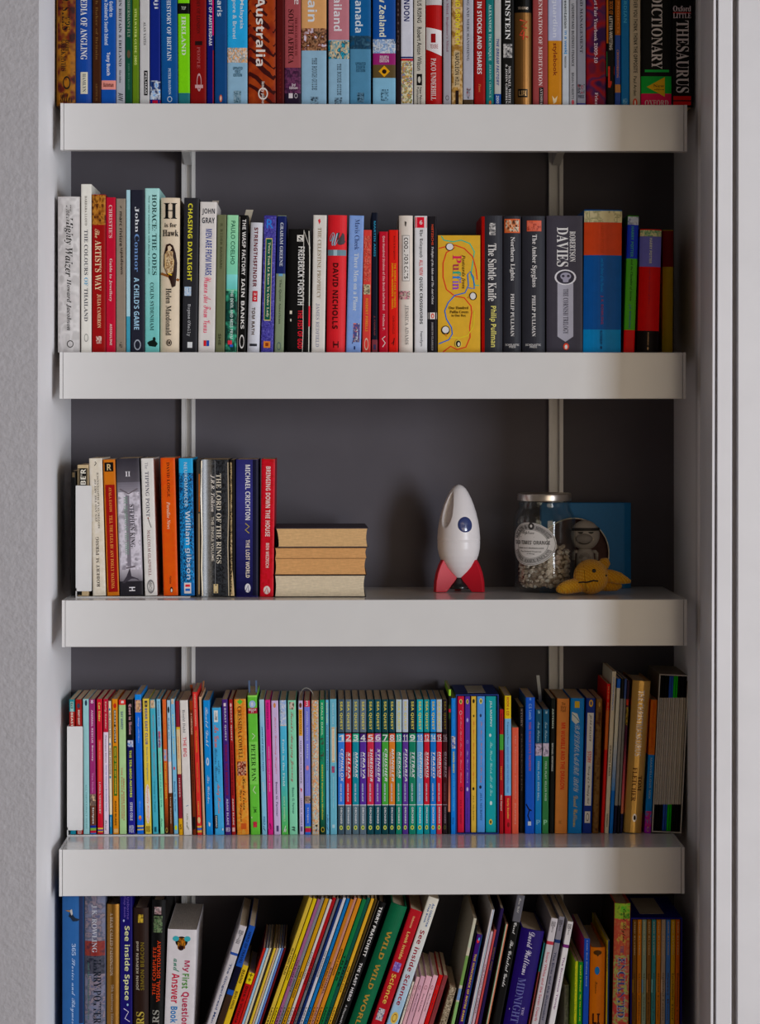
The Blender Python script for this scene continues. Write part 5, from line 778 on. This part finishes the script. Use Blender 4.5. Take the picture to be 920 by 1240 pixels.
# ------------------------------------------------------------------ bookends
def bookend(row, px0, px1, yt, yb_, pxr, label):
    R = ROWS[row]; Yf = R['Y'] - .0035; A = W(px0, yb_, Yf); B = W(px1, yb_, Yf); Rr = W(pxr, yb_, Yf); zt = W(px0, yt, Yf).z; z0 = R['z'] - .0003
    k = (A.x, Yf, z0); root = empty('bookend', k, label, 'bookend', 'white metal bookends')
    w = B.x - A.x; h = zt - z0; zb = A.z - z0; t = .0012; m = MB()
    # flat front flange with rounded corners
    P = []
    r = .0014
    for cx, cz, a0 in ((w - r, zb + r, -90), (w - r, h - r, 0), (r, h - r, 90), (r, zb + r, 180)):
        for i in range(5):
            a = math.radians(a0 + i * 22.5); P.append((cx + r * math.cos(a), cz + r * math.sin(a)))
    n = len(P)
    m.add([(x, 0, z) for x, z in P] + [(x, t, z) for x, z in P], [tuple(range(n)), tuple(range(n, 2 * n))[::-1]] + [(i, n + i, n + (i + 1) % n, (i + 1) % n) for i in range(n)], (.76, .755, .75))
    m.build('front_flange', WHITE_METAL_C, root)
    m = MB(); m.box(0, t, t, .105, t, h, (.76, .755, .75)); m.box(0, t, 0, t, 0, zb + .004, (.76, .755, .75)); m.build('side_panel', WHITE_METAL_C, root)
    m = MB(); m.box(0, Rr.x - A.x, .001, .105, 0, t, (.76, .755, .75)); m.build('base_plate', WHITE_METAL_C, root)
WHITE_METAL_C = node_mat('bookend_enamel', .35, .5, color=(.76, .755, .75), var=.02, var_scale=50)
bookend('r3', 91.6, 111.0, 588, 716, 230, 'flat white metal bookend holding the row of paperbacks on the rocket shelf')
bookend('r4', 81.2, 100.2, 879.7, 1005.5, 216.5, 'flat white metal bookend holding thin children\'s books on the glossy shelf')

# ------------------------------------------------------------------ toy rocket
zs3 = SHZ['c'] + .0003
ROCK = node_mat('rocket_white_plastic', .33, .5, color=(.88, .835, .845), var=.015, var_scale=40)
RED = node_mat('rocket_red_plastic', .3, .25, color=(.60, .012, .028), var=.03, var_scale=40)
BLACKP = node_mat('black_plastic', .25, .5, color=(.012, .012, .013), var=.05, var_scale=60)
NAVYP = node_mat('navy_gloss', .16, .6, color=(.035, .055, .19), var=.02, var_scale=30, coat=.6)
YR = -.088
cc = W(555.3, 700, YR); S_ = W(556, 650, YR).x - W(555, 650, YR).x           # metres a pixel there
zpx = lambda py: W(555, py, YR).z - zs3
rk = empty('toy_rocket', (cc.x, YR, zs3), 'white toy rocket with red fins and a navy round window', 'toy')
bodyprof = [(586.6, 0), (587.2, 2.6), (588.6, 5.2), (591.5, 8.4), (596, 11.4), (603, 14.9), (611, 18.1), (620, 21.0), (630, 23.4), (640, 25.0), (650, 25.8), (653.6, 25.9), (654, 25.6), (654.5, 25.6), (655, 25.9), (664, 25.5), (672, 23.9), (679, 21.3), (686, 17.2), (692, 12.2), (697, 7.2), (699.6, 4.4)]
def lerp_prof(py):
    for (a, ra), (b_, rb) in zip(bodyprof, bodyprof[1:]):
        if a <= py <= b_: return ra + (rb - ra) * (py - a) / (b_ - a)
    return 4.4
m = MB(); seg = 132
prof = [(max(.00001, r * S_), zpx(y)) for y, r in bodyprof][::-1]
fine = []
for (ra, za), (rb, zb) in zip(prof, prof[1:]):
    n_ = max(1, int(abs(zb - za) / .0014))
    for i in range(n_): fine.append((ra + (rb - ra) * i / n_, za + (zb - za) * i / n_))
fine.append(prof[-1])
m.lathe(fine, seg, smooth=True)
# pressed grip hollow on the flank: an elongated dish turned to the front left
ax = math.radians(-136); zc_, zh, ah = zpx(617), .0205, math.radians(19)
for i, (x, y, z) in enumerate(m.v):
    a = math.atan2(y, x); da = (a - ax + PI) % (2 * PI) - PI
    q = ((z - zc_) / zh) ** 2 + (da / ah) ** 2
    if q < 1.2:
        t = max(0, 1 - q / 1.2); d = .0060 * min(1, t * 3.2) ** .8; r = math.hypot(x, y)
        m.v[i] = (x * (r - d) / r, y * (r - d) / r, z)
m.build('body', ROCK, rk)
def fin(az):
    """radial fin, outline in (r, z), thickness across"""
    out = [(19.5, 677), (22.5, 677.5), (26, 684), (29.3, 693), (31.4, 703), (32.2, 716.2), (17.6, 716.2), (13, 711), (7, 704), (3.8, 699.2), (6, 697), (12, 691), (17, 685)]
    P = [(r * S_, zpx(y)) for r, y in out]; th = .0042; mm = MB(); n = len(P); c, s = math.cos(az), math.sin(az)
    f = lambda r, z, t: (r * c - t * s, r * s + t * c, z)
    vs = [f(r, z, -th) for r, z in P] + [f(r, z, th) for r, z in P]
    mm.add(vs, [tuple(range(n)), tuple(range(n, 2 * n))[::-1]] + [(i, n + i, n + (i + 1) % n, (i + 1) % n) for i in range(n)])
    o = mm.build('fin', RED, rk, merge=1e-6, bevel=.0009); return o
for a_ in (-22, -158, 90): fin(math.radians(a_))
m = MB(); m.lathe([(.0001, .004), (13.2 * S_, .004), (13.6 * S_, .0055), (13.0 * S_, .008), (8.2 * S_, .0135), (5.2 * S_, .0175), (4.4 * S_, zpx(698))], 36); m.build('nozzle', BLACKP, rk)
# round window hugging the hull
az = math.radians(-74); zc2 = zpx(634.2); rw = 9.6 * S_; m = MB(); N = 28; rings = [0, .35, .7, .93, 1.0]; vs = []; fs = []
def hull(u, v, lift):
    z = zc2 + v; py_ = 634.2 - v / S_; R0 = lerp_prof(py_) * S_ + lift; a = az + u / (lerp_prof(634.2) * S_)
    return (R0 * math.cos(a), R0 * math.sin(a), z)
for k_, rr in enumerate(rings):
    for i in range(N):
        a = 2 * PI * i / N; vs.append(hull(rr * rw * math.cos(a), rr * rw * math.sin(a), .0005 if rr < 1 else -.0003))
fs = [(k_ * N + i, k_ * N + (i + 1) % N, (k_ + 1) * N + (i + 1) % N, (k_ + 1) * N + i) for k_ in range(len(rings) - 1) for i in range(N)]
m.add(vs, fs, smooth=True); m.build('window', NAVYP, rk, merge=1e-7)

# ------------------------------------------------------------------ glass jar of shells
YJ = -.088; R1 = .0375
jc = W(659, 710, YJ); zs_ = W(660, 650, YJ).x - W(659, 650, YJ).x
zj = lambda py: W(659, py, YJ).z - zs3
GLASS = bpy.data.materials.new('clear_glass'); GLASS.use_nodes = True
gt = GLASS.node_tree; gt.nodes.remove(gt.nodes['Principled BSDF'])
tb = gt.nodes.new('ShaderNodeBsdfTransparent'); tb.inputs[0].default_value = (.955, .975, .97, 1)
gb = gt.nodes.new('ShaderNodeBsdfGlossy'); gb.inputs['Roughness'].default_value = .04
lw = gt.nodes.new('ShaderNodeLayerWeight'); lw.inputs['Blend'].default_value = .5
pw = gt.nodes.new('ShaderNodeMath'); pw.operation = 'POWER'; pw.inputs[1].default_value = 3.0; gt.links.new(lw.outputs['Facing'], pw.inputs[0])
fr = gt.nodes.new('ShaderNodeMath'); fr.operation = 'MULTIPLY_ADD'; fr.inputs[1].default_value = .45; fr.inputs[2].default_value = .035; gt.links.new(pw.outputs[0], fr.inputs[0]); mxg = gt.nodes.new('ShaderNodeMixShader')
nzg = gt.nodes.new('ShaderNodeTexNoise'); nzg.inputs['Scale'].default_value = 30; bg_ = gt.nodes.new('ShaderNodeBump'); bg_.inputs['Strength'].default_value = .10; bg_.inputs['Distance'].default_value = .002
tcg = gt.nodes.new('ShaderNodeTexCoord'); gt.links.new(tcg.outputs['Object'], nzg.inputs['Vector'])
gt.links.new(nzg.outputs['Fac'], bg_.inputs['Height']); gt.links.new(bg_.outputs[0], gb.inputs['Normal'])
gt.links.new(fr.outputs[0], mxg.inputs[0]); gt.links.new(tb.outputs[0], mxg.inputs[1]); gt.links.new(gb.outputs[0], mxg.inputs[2])
gt.links.new(mxg.outputs[0], gt.nodes['Material Output'].inputs['Surface'])
LIDM = node_mat('lid_metal', .28, .6, metal=.9, color=(.70, .64, .58), var=.12, var_scale=120)
jar = empty('glass_jar', (jc.x, YJ, zs3), 'clear lidded glass jar half full of small seashells, with an oval paper label', 'jar')
jr = lambda px: px * zs_
out = [(.0001, .0012), (30 * zs_, .0), (33.5 * zs_, .0010), (35.6 * zs_, .0045), (36.3 * zs_, .010), (37.5 * zs_, zj(660)), (37.6 * zs_, zj(634)), (37.2 * zs_, zj(628)), (35.6 * zs_, zj(622)), (32.6 * zs_, zj(617)), (31.2 * zs_, zj(613.5)), (31.6 * zs_, zj(611)), (31.0 * zs_, zj(609)), (30.8 * zs_, zj(599))]
th = .0018
inn = [(29.2 * zs_, zj(599)), (29.4 * zs_, zj(612)), (30.9 * zs_, zj(617.5)), (33.8 * zs_, zj(623)), (35.4 * zs_, zj(629)), (35.8 * zs_, zj(635)), (35.6 * zs_, zj(660)), (34.4 * zs_, .012), (33.4 * zs_, .0065), (31 * zs_, .0042), (.0001, .0040)]
m = MB(); m.lathe(out + inn, 64, smooth=True, caps=False); m.build('glass', GLASS, jar, merge=1e-7)
m = MB(); m.lathe([(.0001, zj(599.2)), (31.6 * zs_, zj(599.2)), (31.8 * zs_, zj(605.6)), (32.5 * zs_, zj(606.2)), (32.7 * zs_, zj(605.4)), (32.6 * zs_, zj(598.6)), (32.2 * zs_, zj(597.4)), (30.8 * zs_, zj(597.0)), (30.2 * zs_, zj(597.7)), (.0001, zj(597.7))], 64); m.build('lid', LIDM, jar)
# oval paper label with its lettering, wrapped on the glass
PAPER = node_mat('label_paper', .6, .2, attr=True, var=.02, var_scale=100)
m = MB(); Rl = 37.75 * zs_; lc_u = -.52; LW, LHh = 31.0 * zs_, 25.6 * zs_; lz = zj(657)
pcol = (.86, .84, .83); ink = (.06, .055, .055); gry = (.42, .41, .41)
def lab(u, v, lift=0):                                   # u along the glass, v up, from the label's middle
    a = -PI / 2 + lc_u + u / Rl; R0 = Rl + lift
    py_ = 657 - v / zs_
    return (R0 * math.cos(a), R0 * math.sin(a), lz + v)
def egg(rr, i, N):
    a = 2 * PI * i / N; x = rr * LW * math.cos(a); y = rr * LHh * math.sin(a)
    return x, y * (1 - .10 * math.cos(a))
N = 40
def disc(r0, r1, col, lift):
    steps = 6; vs = []; 
    for k_ in range(steps + 1):
        for i in range(N):
            x, y = egg(r0 + (r1 - r0) * k_ / steps, i, N); vs.append(lab(x, y, lift))
    m.add(vs, [(k_ * N + i, (k_ + 1) * N + i, (k_ + 1) * N + (i + 1) % N, k_ * N + (i + 1) % N) for k_ in range(steps) for i in range(N)], col)
disc(0.001, 1.0, pcol, 0); disc(.945, .965, ink, .0001); disc(.66, .675, ink, .0001)
vs = []; nn = 30
# grey band behind the ring lettering, above and below
for s_ in (0, 1):
    k0 = [(.66, .945)]
    vs = []; aa = [math.radians(a) for a in (range(22, 160, 6) if s_ == 0 else range(200, 340, 6))]
    for rr in (.69, .92):
        for a in aa:
            x = rr * LW * math.cos(a); y = rr * LHh * math.sin(a) * (1 - .10 * math.cos(a)); vs.append(lab(x, y, .00008))
    n_ = len(aa); m.add(vs, [(i, n_ + i, n_ + i + 1, i + 1) for i in range(n_ - 1)], gry if s_ == 0 else (.55, .54, .53))
def lab_text(text, font, x0, x1, y0, y1, col=ink):
    v_, f_ = glyphs(text, font); m.add([lab((x0 + (x1 - x0) * a) * LW, (y0 + (y1 - y0) * b_) * LHh, .0002) for a, b_ in v_], f_, col)
def lab_arc(text, font, a0, a1, r0, r1, up):
    v_, f_ = glyphs(text, font); o = []
    for a, b_ in v_:
        an = math.radians(a0 + (a1 - a0) * a); rr = (r0 + (r1 - r0) * b_) if up else (r1 - (r1 - r0) * b_)
        o.append(lab(rr * LW * math.cos(an), rr * LHh * math.sin(an) * (1 - .10 * math.cos(an)), .0002))
    m.add(o, f_, col_)
col_ = ink
lab_arc('WILKIN &', 'r', 164, 104, .71, .9, True); lab_arc('SONS LTD', 'r', 76, 24, .71, .9, True); lab_arc('TIPTREE, ESSEX, ENGLAND', 'r', 198, 338, .71, .9, False)
lab_text('Tiptree', 'c', -.42, .12, .40, .62); lab_text("'OLD TIMES' ORANGE", 'b', -.86, .74, -.02, .16)
lab_text('FINE CUT MARMALADE', 'b', -.58, .5, -.22, -.16); lab_text('The Orchard Preserves', 's', -.5, .4, -.38, -.31); lab_text('340g', 's', -.2, .14, -.49, -.43)
for (x0, x1, y) in ((-.75, -.45, .32), (.1, .78, .32), (-.85, .8, -.12)):
    m.add([lab(x0 * LW, y * LHh, .0002), lab(x1 * LW, y * LHh, .0002), lab(x1 * LW, (y + .015) * LHh, .0002), lab(x0 * LW, (y + .015) * LHh, .0002)], [(0, 1, 2, 3)], ink)
for (cx_, cy_, rx_, ry_) in ((0, .83, .13, .17), (-.02, 1.0, .05, .06)):
    m.add([lab((cx_ + rx_ * math.cos(2 * PI * i / 12)) * LW, (cy_ + ry_ * math.sin(2 * PI * i / 12)) * LHh, .0003) for i in range(12)], [tuple(range(12))], ink)
for (cx_, cy_, rx_, ry_) in ((0, .84, .05, .07),):
    m.add([lab((cx_ + rx_ * math.cos(2 * PI * i / 10)) * LW, (cy_ + ry_ * math.sin(2 * PI * i / 10)) * LHh, .0004) for i in range(10)], [tuple(range(10))], pcol)
m.build('paper_label', PAPER, jar)
# shells: a few kinds, each shell an object of its own
SHELL = node_mat('seashell', .45, .4, attr=True, var=.18, var_scale=350)
def snail(col, col2):
    mm = MB(); vs = []; fs = []; T, Kk = 26, 8
    for i in range(T + 1):
        t = i / T; a = t * 4.6 * PI; R = .0031 * (1 - t) ** 1.1; rr = .0019 * (1 - t) ** .9 + .00012; z = .0036 * t
        for j in range(Kk):
            b_ = 2 * PI * j / Kk; vs.append(((R + rr * math.cos(b_)) * math.cos(a), (R + rr * math.cos(b_)) * math.sin(a), z + rr * math.sin(b_)))
    for i in range(T):
        for j in range(Kk): fs.append((i * Kk + j, (i + 1) * Kk + j, (i + 1) * Kk + (j + 1) % Kk, i * Kk + (j + 1) % Kk))
    for q, f_ in enumerate(fs): mm.add([vs[x] for x in f_], [(0, 1, 2, 3)], col if (q // Kk) % 3 else col2, True)
    return mm
def cockle(col, col2):
    mm = MB(); n, k_ = 18, 5
    for i in range(n):
        for j in range(k_):
            q = []
            for ii, jj in ((i, j), (i + 1, j), (i + 1, j + 1), (i, j + 1)):
                a = PI * (ii / n) * 1.2 - .1 * PI; r = .0044 * jj / k_ * (1 + .05 * (ii % 2)); q.append((r * math.cos(a), r * math.sin(a) - .001, .0024 * (1 - (jj / k_) ** 2)))
            mm.add(q, [(0, 1, 2, 3)], col if i % 2 else col2, True)
    return mm
def whelk(col, col2):
    mm = MB(); n = 12; T = 9; R = []
    for i in range(T + 1):
        t = i / T; R.append((.0029 * (1 - t) ** .8 * (1 + .12 * (i % 2)) + .0002, .0085 * t - .003))
    mm.lathe([(.0004, -.0058), (.0016, -.0045)] + R, n, col); return mm
cols = [((.72, .60, .49), (.56, .41, .31)), ((.80, .70, .61), (.62, .50, .41)), ((.66, .46, .38), (.76, .64, .55)), ((.84, .79, .73), (.70, .60, .53)), ((.62, .50, .40), (.74, .61, .51))]
protos = []
for i, (c1, c2) in enumerate(cols):
    for fn in ((snail, cockle, snail) if i != 3 else (whelk, cockle, snail)):
        protos.append((fn(c1, c2), len(protos)))
LBL = 'small pale seashell among the many heaped inside the lidded glass jar'
first = {}
def shell(x, y, z, rx, ry, rz, s):
    k_ = random.randrange(len(protos))
    if k_ not in first:
        o = protos[k_][0].build('seashell', SHELL, merge=1e-7); first[k_] = o
    else:
        o = first[k_].copy(); C.objects.link(o)
    o.location = (jc.x + x, YJ + y, zs3 + z); o.rotation_euler = (rx, ry, rz); o.scale = (s, s, s)
    tag(o, LBL, 'seashell', 'seashells in the jar')
ztop = zj(668); lay = 8
for L_ in range(lay):
    z = .0088 + (ztop - .0095) * L_ / (lay - 1); Rr = (32.2 if L_ else 29) * zs_ - .0036
    for i in range(17):
        a = -PI / 2 + math.radians(-112 + 224 * (i + .5 * (L_ % 2)) / 16.5) + random.uniform(-.05, .05)
        s = random.uniform(.72, 1.0); rj = Rr - random.uniform(0, .0008)
        o_ = (rj * math.cos(a), rj * math.sin(a))
        shell(o_[0], o_[1], z + random.uniform(-.001, .001), random.uniform(-.5, .5) + (PI / 2 if random.random() < .75 else 0), random.uniform(-.4, .4), a + PI / 2 + random.uniform(-.6, .6), s)
for i in range(40):
    a = random.uniform(0, 2 * PI); r = math.sqrt(random.random()) * 26 * zs_
    shell(r * math.cos(a), r * math.sin(a), ztop + .0035 + random.uniform(0, .003), random.uniform(-.6, .6), random.uniform(-.6, .6), random.uniform(0, 6), random.uniform(.75, 1.05))
bm = bmesh.new(); bmesh.ops.create_icosphere(bm, subdivisions=5, radius=1)
m = MB(); rc = 25.0 * zs_; hc = ztop - .007
for v in bm.verts:
    x, y, z = v.co; k_ = 1 / max(math.hypot(x, y), abs(z), 1e-6); q = .93 + .10 * vnoise(x * 9 + 5, y * 9 + z * 7, 3)
    m.v.append((x * k_ * rc * q, y * k_ * rc * q, .0075 + hc * .5 + z * k_ * hc * .5 * q))
for f_ in bm.faces:
    m.f.append(tuple(v.index for v in f_.verts)); t = random.random(); m.c.append((.40 + .2 * t, .30 + .18 * t, .23 + .16 * t)); m.sm.append(False)
bm.free(); o = m.build('seashell_heap', SHELL); o.location = (jc.x, YJ, zs3)
tag(o, 'dense inner heap of beige seashells at the heart of the glass jar', 'seashells', None, 'stuff')

# ------------------------------------------------------------------ blue book standing behind the jar, face to the front
BLUE = node_mat('blue_linen', .5, .35, color=(.008, .20, .52), var=.04, var_scale=200, bump=('noise', 900, .1, .0003))
Yb = -.022
A = W(655, 712, Yb - .012); B = W(756, 712, Yb - .012); zt = W(700, 609, Yb - .012).z
bb = empty('hardback_book', ((A.x + B.x) / 2, Yb - .012, zs3), 'plain blue cloth bound book standing face out behind the jar and the knitted toy', 'book'); w = B.x - A.x; h = zt - zs3
bb.rotation_euler = (0, 0, 0)
m = MB(); d = .0185; m.box(-w / 2, w / 2, 0, .0022, 0, h); m.box(-w / 2, w / 2, d - .0022, d, 0, h)
E1 = W(766, 712, Yb).x - W(756, 712, Yb).x
m.build('board', BLUE, bb, bevel=.0005)
m = MB(); m.prism([(w / 2, 0), (w / 2 + .0094, .006), (w / 2 + .0094, .0135), (w / 2, d)], 0, h); m.build('spine', BLUE, bb, bevel=.0006)
m = MB(); m.box(-w / 2 + .003, w / 2, .0023, d - .0023, .002, h - .002, (.6, .52, .42)); m.build('page_block', PAGES_FLAT, bb)

# ------------------------------------------------------------------ open round tin with a grey toy figure in it
TIN = node_mat('tin_outside', .35, .5, metal=.3, color=(.50, .50, .43), var=.06, var_scale=60)
RIM = node_mat('tin_rim', .3, .5, metal=.7, color=(.66, .58, .46), var=.05, var_scale=90)
INS = node_mat('tin_lining', .5, .3, color=(.16, .085, .075), var=.3, var_scale=60)
Yt = -.046; tc_ = W(694.8, 668, Yt); st = W(701, 661, Yt).x - W(700, 661, Yt).x; Rt = 42.6 * st; czt = tc_.z
tin = empty('round_tin', (tc_.x, Yt, zs3), 'round open tin with a pale rim standing on edge behind the knitted toy', 'tin')
def ringmesh(prof, mat, name, seg=56):
    mm = MB(); mm.lathe(prof, seg, caps=False); mm.v = [(x, -z, y + (Rt + .0006)) for x, y, z in mm.v]; return mm.build(name, mat, tin, merge=1e-7)
ringmesh([(.0001, -.0105), (Rt - .0006, -.0105), (Rt, -.0098), (Rt, .0)], TIN, 'shell')
ringmesh([(Rt, 0), (Rt + .0005, .0006), (Rt, .0013), (Rt - .0009, .0011), (Rt - .0012, .0)], RIM, 'rim')
ringmesh([(Rt - .0012, .0), (Rt - .0012, -.0090), (.0001, -.0090)], INS, 'lining')
GREY = node_mat('grey_vinyl', .45, .4, color=(.40, .36, .325), var=.05, var_scale=60)
GREYD = node_mat('grey_vinyl_dark', .45, .4, color=(.25, .225, .21), var=.05, var_scale=60)
DARK = node_mat('toy_black', .5, .3, color=(.02, .018, .018), var=.05, var_scale=60)
tf = empty('toy_figure', (W(708, 661, Yt - .010).x, Yt - .0125, zs3), 'small grey vinyl toy figure with sleepy eyes and wide smile before the round tin', 'toy')
def ball(parent, name, mat, c, r, seg=28, squash=(1, 1, 1), rings=14, zpow=1.0):
    mm = MB(); prof = [(max(.00001, r * math.sin(PI * i / rings)), -r * math.cos(PI * i / rings)) for i in range(rings + 1)]
    mm.lathe(prof, seg); mm.v = [(c[0] + x * squash[0], c[1] + y * squash[1], c[2] + z * squash[2]) for x, y, z in mm.v]
    return mm.build(name, mat, parent, merge=1e-7)
zf = lambda py: W(711, py, Yt - .012).z - zs3
hx = .0; hr = 17.6 * st
ball(tf, 'head', GREY, (0, 0, zf(648)), hr, squash=(1.0, .62, 1.03))
m = MB(); m.lathe([(hr * .985, zf(642.4)), (hr * 1.015, zf(641.6)), (hr * 1.0, zf(639.4)), (hr * .965, zf(638.8))], 32, caps=False); m.v = [(x, y * .63, z) for x, y, z in m.v]; m.build('cap_band', DARK, tf, merge=1e-7)
ball(tf, 'muzzle', GREYD, (-.0022, -hr * .52, zf(652)), 9.6 * st, squash=(1.05, .42, .72))
for sx in (-.0072, .0066):
    mm = MB(); N = 14; P = [(math.cos(PI + PI * i / (N - 1)) * .0036, math.sin(PI + PI * i / (N - 1)) * .0025) for i in range(N)]
    yv = -hr * .62 * math.sqrt(max(.05, 1 - (sx / hr) ** 2 - ((zf(645) - zf(648)) / hr) ** 2))
    vs = [(sx + x, yv - .0012 + abs(x + sx) * .12, zf(643.6) + z) for x, z in P] + [(sx + x, yv + .002, zf(643.6) + z) for x, z in P]
    mm.add(vs, [tuple(range(N)), tuple(range(N, 2 * N))[::-1]] + [(i, N + i, N + (i + 1) % N, (i + 1) % N) for i in range(N)]); mm.build('eye', DARK, tf)
def tube(parent, name, mat, pts, r, seg=8):
    mm = MB(); vs = []; n = len(pts); P = [Vector(p) for p in pts]
    for i, p in enumerate(P):
        d = (P[min(i + 1, n - 1)] - P[max(i - 1, 0)]).normalized(); up = Vector((0, 1, 0)) if abs(d.y) < .8 else Vector((1, 0, 0)); a_ = d.cross(up).normalized(); b_ = d.cross(a_)
        rr = r if not isinstance(r, (list, tuple)) else r[i]
        for j in range(seg):
            q = 2 * PI * j / seg; vs.append(tuple(p + (a_ * math.cos(q) + b_ * math.sin(q)) * rr))
    fs = [(i * seg + j, i * seg + (j + 1) % seg, (i + 1) * seg + (j + 1) % seg, (i + 1) * seg + j) for i in range(n - 1) for j in range(seg)] + [tuple(range(seg))[::-1], tuple(range((n - 1) * seg, n * seg))]
    mm.add(vs, fs, smooth=True); return mm.build(name, mat, parent)
sm = [(-.0022 + .0085 * math.cos(a), -hr * .52 - .0040 + .0022 * abs(math.cos(a)), zf(652.5) + .0062 * math.sin(a)) for a in [PI + PI * i / 12 for i in range(13)]]
tube(tf, 'mouth', DARK, sm, .0005, 6)
er = [(.0092 + .0016 * math.cos(2 * PI * i / 12), -hr * .50, zf(652) + .0016 * math.sin(2 * PI * i / 12)) for i in range(13)]
tube(tf, 'earring', RIM, er, .00045, 6)
m = MB(); m.lathe([(.0001, zf(699)), (9.5 * st, zf(699)), (10.2 * st, zf(690)), (11.0 * st, zf(678)), (10.4 * st, zf(670)), (8.2 * st, zf(665.4)), (5.5 * st, zf(664.2)), (5.0 * st, zf(660))], 24); m.v = [(x, y * .62, z) for x, y, z in m.v]; m.build('torso', GREY, tf)
for r_ in (3.4, 5.0, 6.6):
    tube(tf, 'chest_ring', GREYD, [(-.001 + r_ * st * math.cos(PI * i / 12), -10.9 * st * .62 * math.sqrt(max(.1, 1 - (r_ * math.cos(PI * i / 12) / 11) ** 2)) - .0003, zf(676) + r_ * st * math.sin(PI * i / 12)) for i in range(13)], .00035, 6)
for s_ in (-1, 1):
    tube(tf, 'arm', GREY, [(s_ * 9.0 * st, -.001, zf(667.5)), (s_ * 12.2 * st, -.001, zf(668)), (s_ * 13.8 * st, -.001, zf(670)), (s_ * 14.0 * st, -.0015, zf(678))], [.0022, .0025, .0024, .0020], 10)
    m = MB(); m.lathe([(.0001, 0.0003), (.0042, .0003), (.0046, .002), (.0042, zf(697))], 16); m.v = [(x + s_ * .0048, y, z) for x, y, z in m.v]; m.build('leg', GREY, tf)

# ------------------------------------------------------------------ knitted yellow toy
KNIT = bpy.data.materials.new('yellow_knit'); KNIT.use_nodes = True
nt = KNIT.node_tree; pp = nt.nodes['Principled BSDF']; pp.inputs['Roughness'].default_value = .85; pp.inputs['Specular IOR Level'].default_value = .15; pp.inputs['Sheen Weight'].default_value = .25
tcn = nt.nodes.new('ShaderNodeTexCoord')
w1 = nt.nodes.new('ShaderNodeTexWave'); w1.bands_direction = 'X'; w1.inputs['Scale'].default_value = 150; w1.inputs['Distortion'].default_value = 1.6; w1.inputs['Detail Scale'].default_value = 3
w2 = nt.nodes.new('ShaderNodeTexWave'); w2.bands_direction = 'DIAGONAL'; w2.inputs['Scale'].default_value = 120; w2.inputs['Distortion'].default_value = 2.2
mxx = nt.nodes.new('ShaderNodeMath'); mxx.operation = 'MULTIPLY'
for w_ in (w1, w2): nt.links.new(tcn.outputs['Object'], w_.inputs['Vector'])
nt.links.new(w1.outputs['Fac'], mxx.inputs[0]); nt.links.new(w2.outputs['Fac'], mxx.inputs[1])
rmp = nt.nodes.new('ShaderNodeValToRGB'); rmp.color_ramp.elements[0].color = (.72, .30, .008, 1); rmp.color_ramp.elements[1].color = (1.0, .60, .035, 1)
nt.links.new(mxx.outputs[0], rmp.inputs[0]); nt.links.new(rmp.outputs[0], pp.inputs['Base Color'])
bp = nt.nodes.new('ShaderNodeBump'); bp.inputs['Strength'].default_value = .9; bp.inputs['Distance'].default_value = .0012; nt.links.new(mxx.outputs[0], bp.inputs['Height']); nt.links.new(bp.outputs[0], pp.inputs['Normal'])
Yk = -.140; kc = W(715.3, 699, Yk); sk = W(716, 699, Yk).x - W(715, 699, Yk).x
kx = lambda px: (px - 715.3) * sk
kz = lambda py: W(715, py, Yk).z - zs3
kt = empty('knitted_toy', (kc.x, Yk, zs3), 'yellow orange knitted soft toy with stitched straight mouth and stubby limbs, lying before the jar', 'soft toy')
rb = 21.2 * sk
ball(kt, 'body', KNIT, (0, 0, rb * 1.0 + .0002), rb, seg=40, rings=24, squash=(1.0, .95, 1.0))
def limb(name, pts, rs): return tube(kt, name, KNIT, pts, rs, 16)
r0 = 8.6 * sk
limb('limb', [(kx(704), -.004, kz(708)), (kx(694), -.006, kz(709)), (kx(684), -.008, kz(711)), (kx(676), -.009, kz(713)), (kx(672.5), -.009, kz(714.2))], [r0 * 1.0, r0 * 1.05, r0 * .95, r0 * .62, r0 * .2])
limb('limb', [(kx(730), .004, kz(697)), (kx(740), .002, kz(698)), (kx(750), .0, kz(700.5)), (kx(758), -.001, kz(703)), (kx(763.3), -.001, kz(704.5))], [r0 * .9, r0 * .95, r0 * .85, r0 * .5, r0 * .22])
limb('limb', [(kx(728), .010, kz(709)), (kx(740), .012, kz(709.5)), (kx(748), .013, kz(710)), (kx(754), .014, kz(711))], [r0 * .85, r0 * .85, r0 * .75, r0 * .25])
limb('limb', [(kx(724), .018, kz(697)), (kx(731), .022, kz(688)), (kx(736), .024, kz(681)), (kx(738), .024, kz(677.5))], [r0 * .9, r0 * .9, r0 * .75, r0 * .2])
def onball(px, py, lift=0):
    x = kx(px); z = kz(py) - rb; q = rb * rb - x * x - z * z
    return (x, -math.sqrt(max(1e-8, q)) * .95 - lift, z + rb)
for ex, ey, er_ in ((717.0, 690.0, 2.5), (732.2, 696.2, 1.3)):
    c = onball(ex, ey); ball(kt, 'eye', DARK, (c[0], c[1] - .0002, c[2]), er_ * sk, squash=(1, .5, 1), seg=14, rings=8)
tube(kt, 'mouth', DARK, [onball(px, py, .0003) for px, py in ((696.8, 706.2), (700, 704.4), (704, 703.6), (708, 703.8), (712, 702.8), (716, 701.6), (721.8, 702.4))], .0010, 8)
tube(kt, 'seam', node_mat('seam_yarn', .9, .1, color=(.36, .13, .006), var=.1, var_scale=300), [onball(px, py, -.0001) for px, py in ((704.5, 679), (705, 685), (705.6, 691), (706, 697), (706.4, 702), (707.5, 709), (709, 715))], .0005, 6)
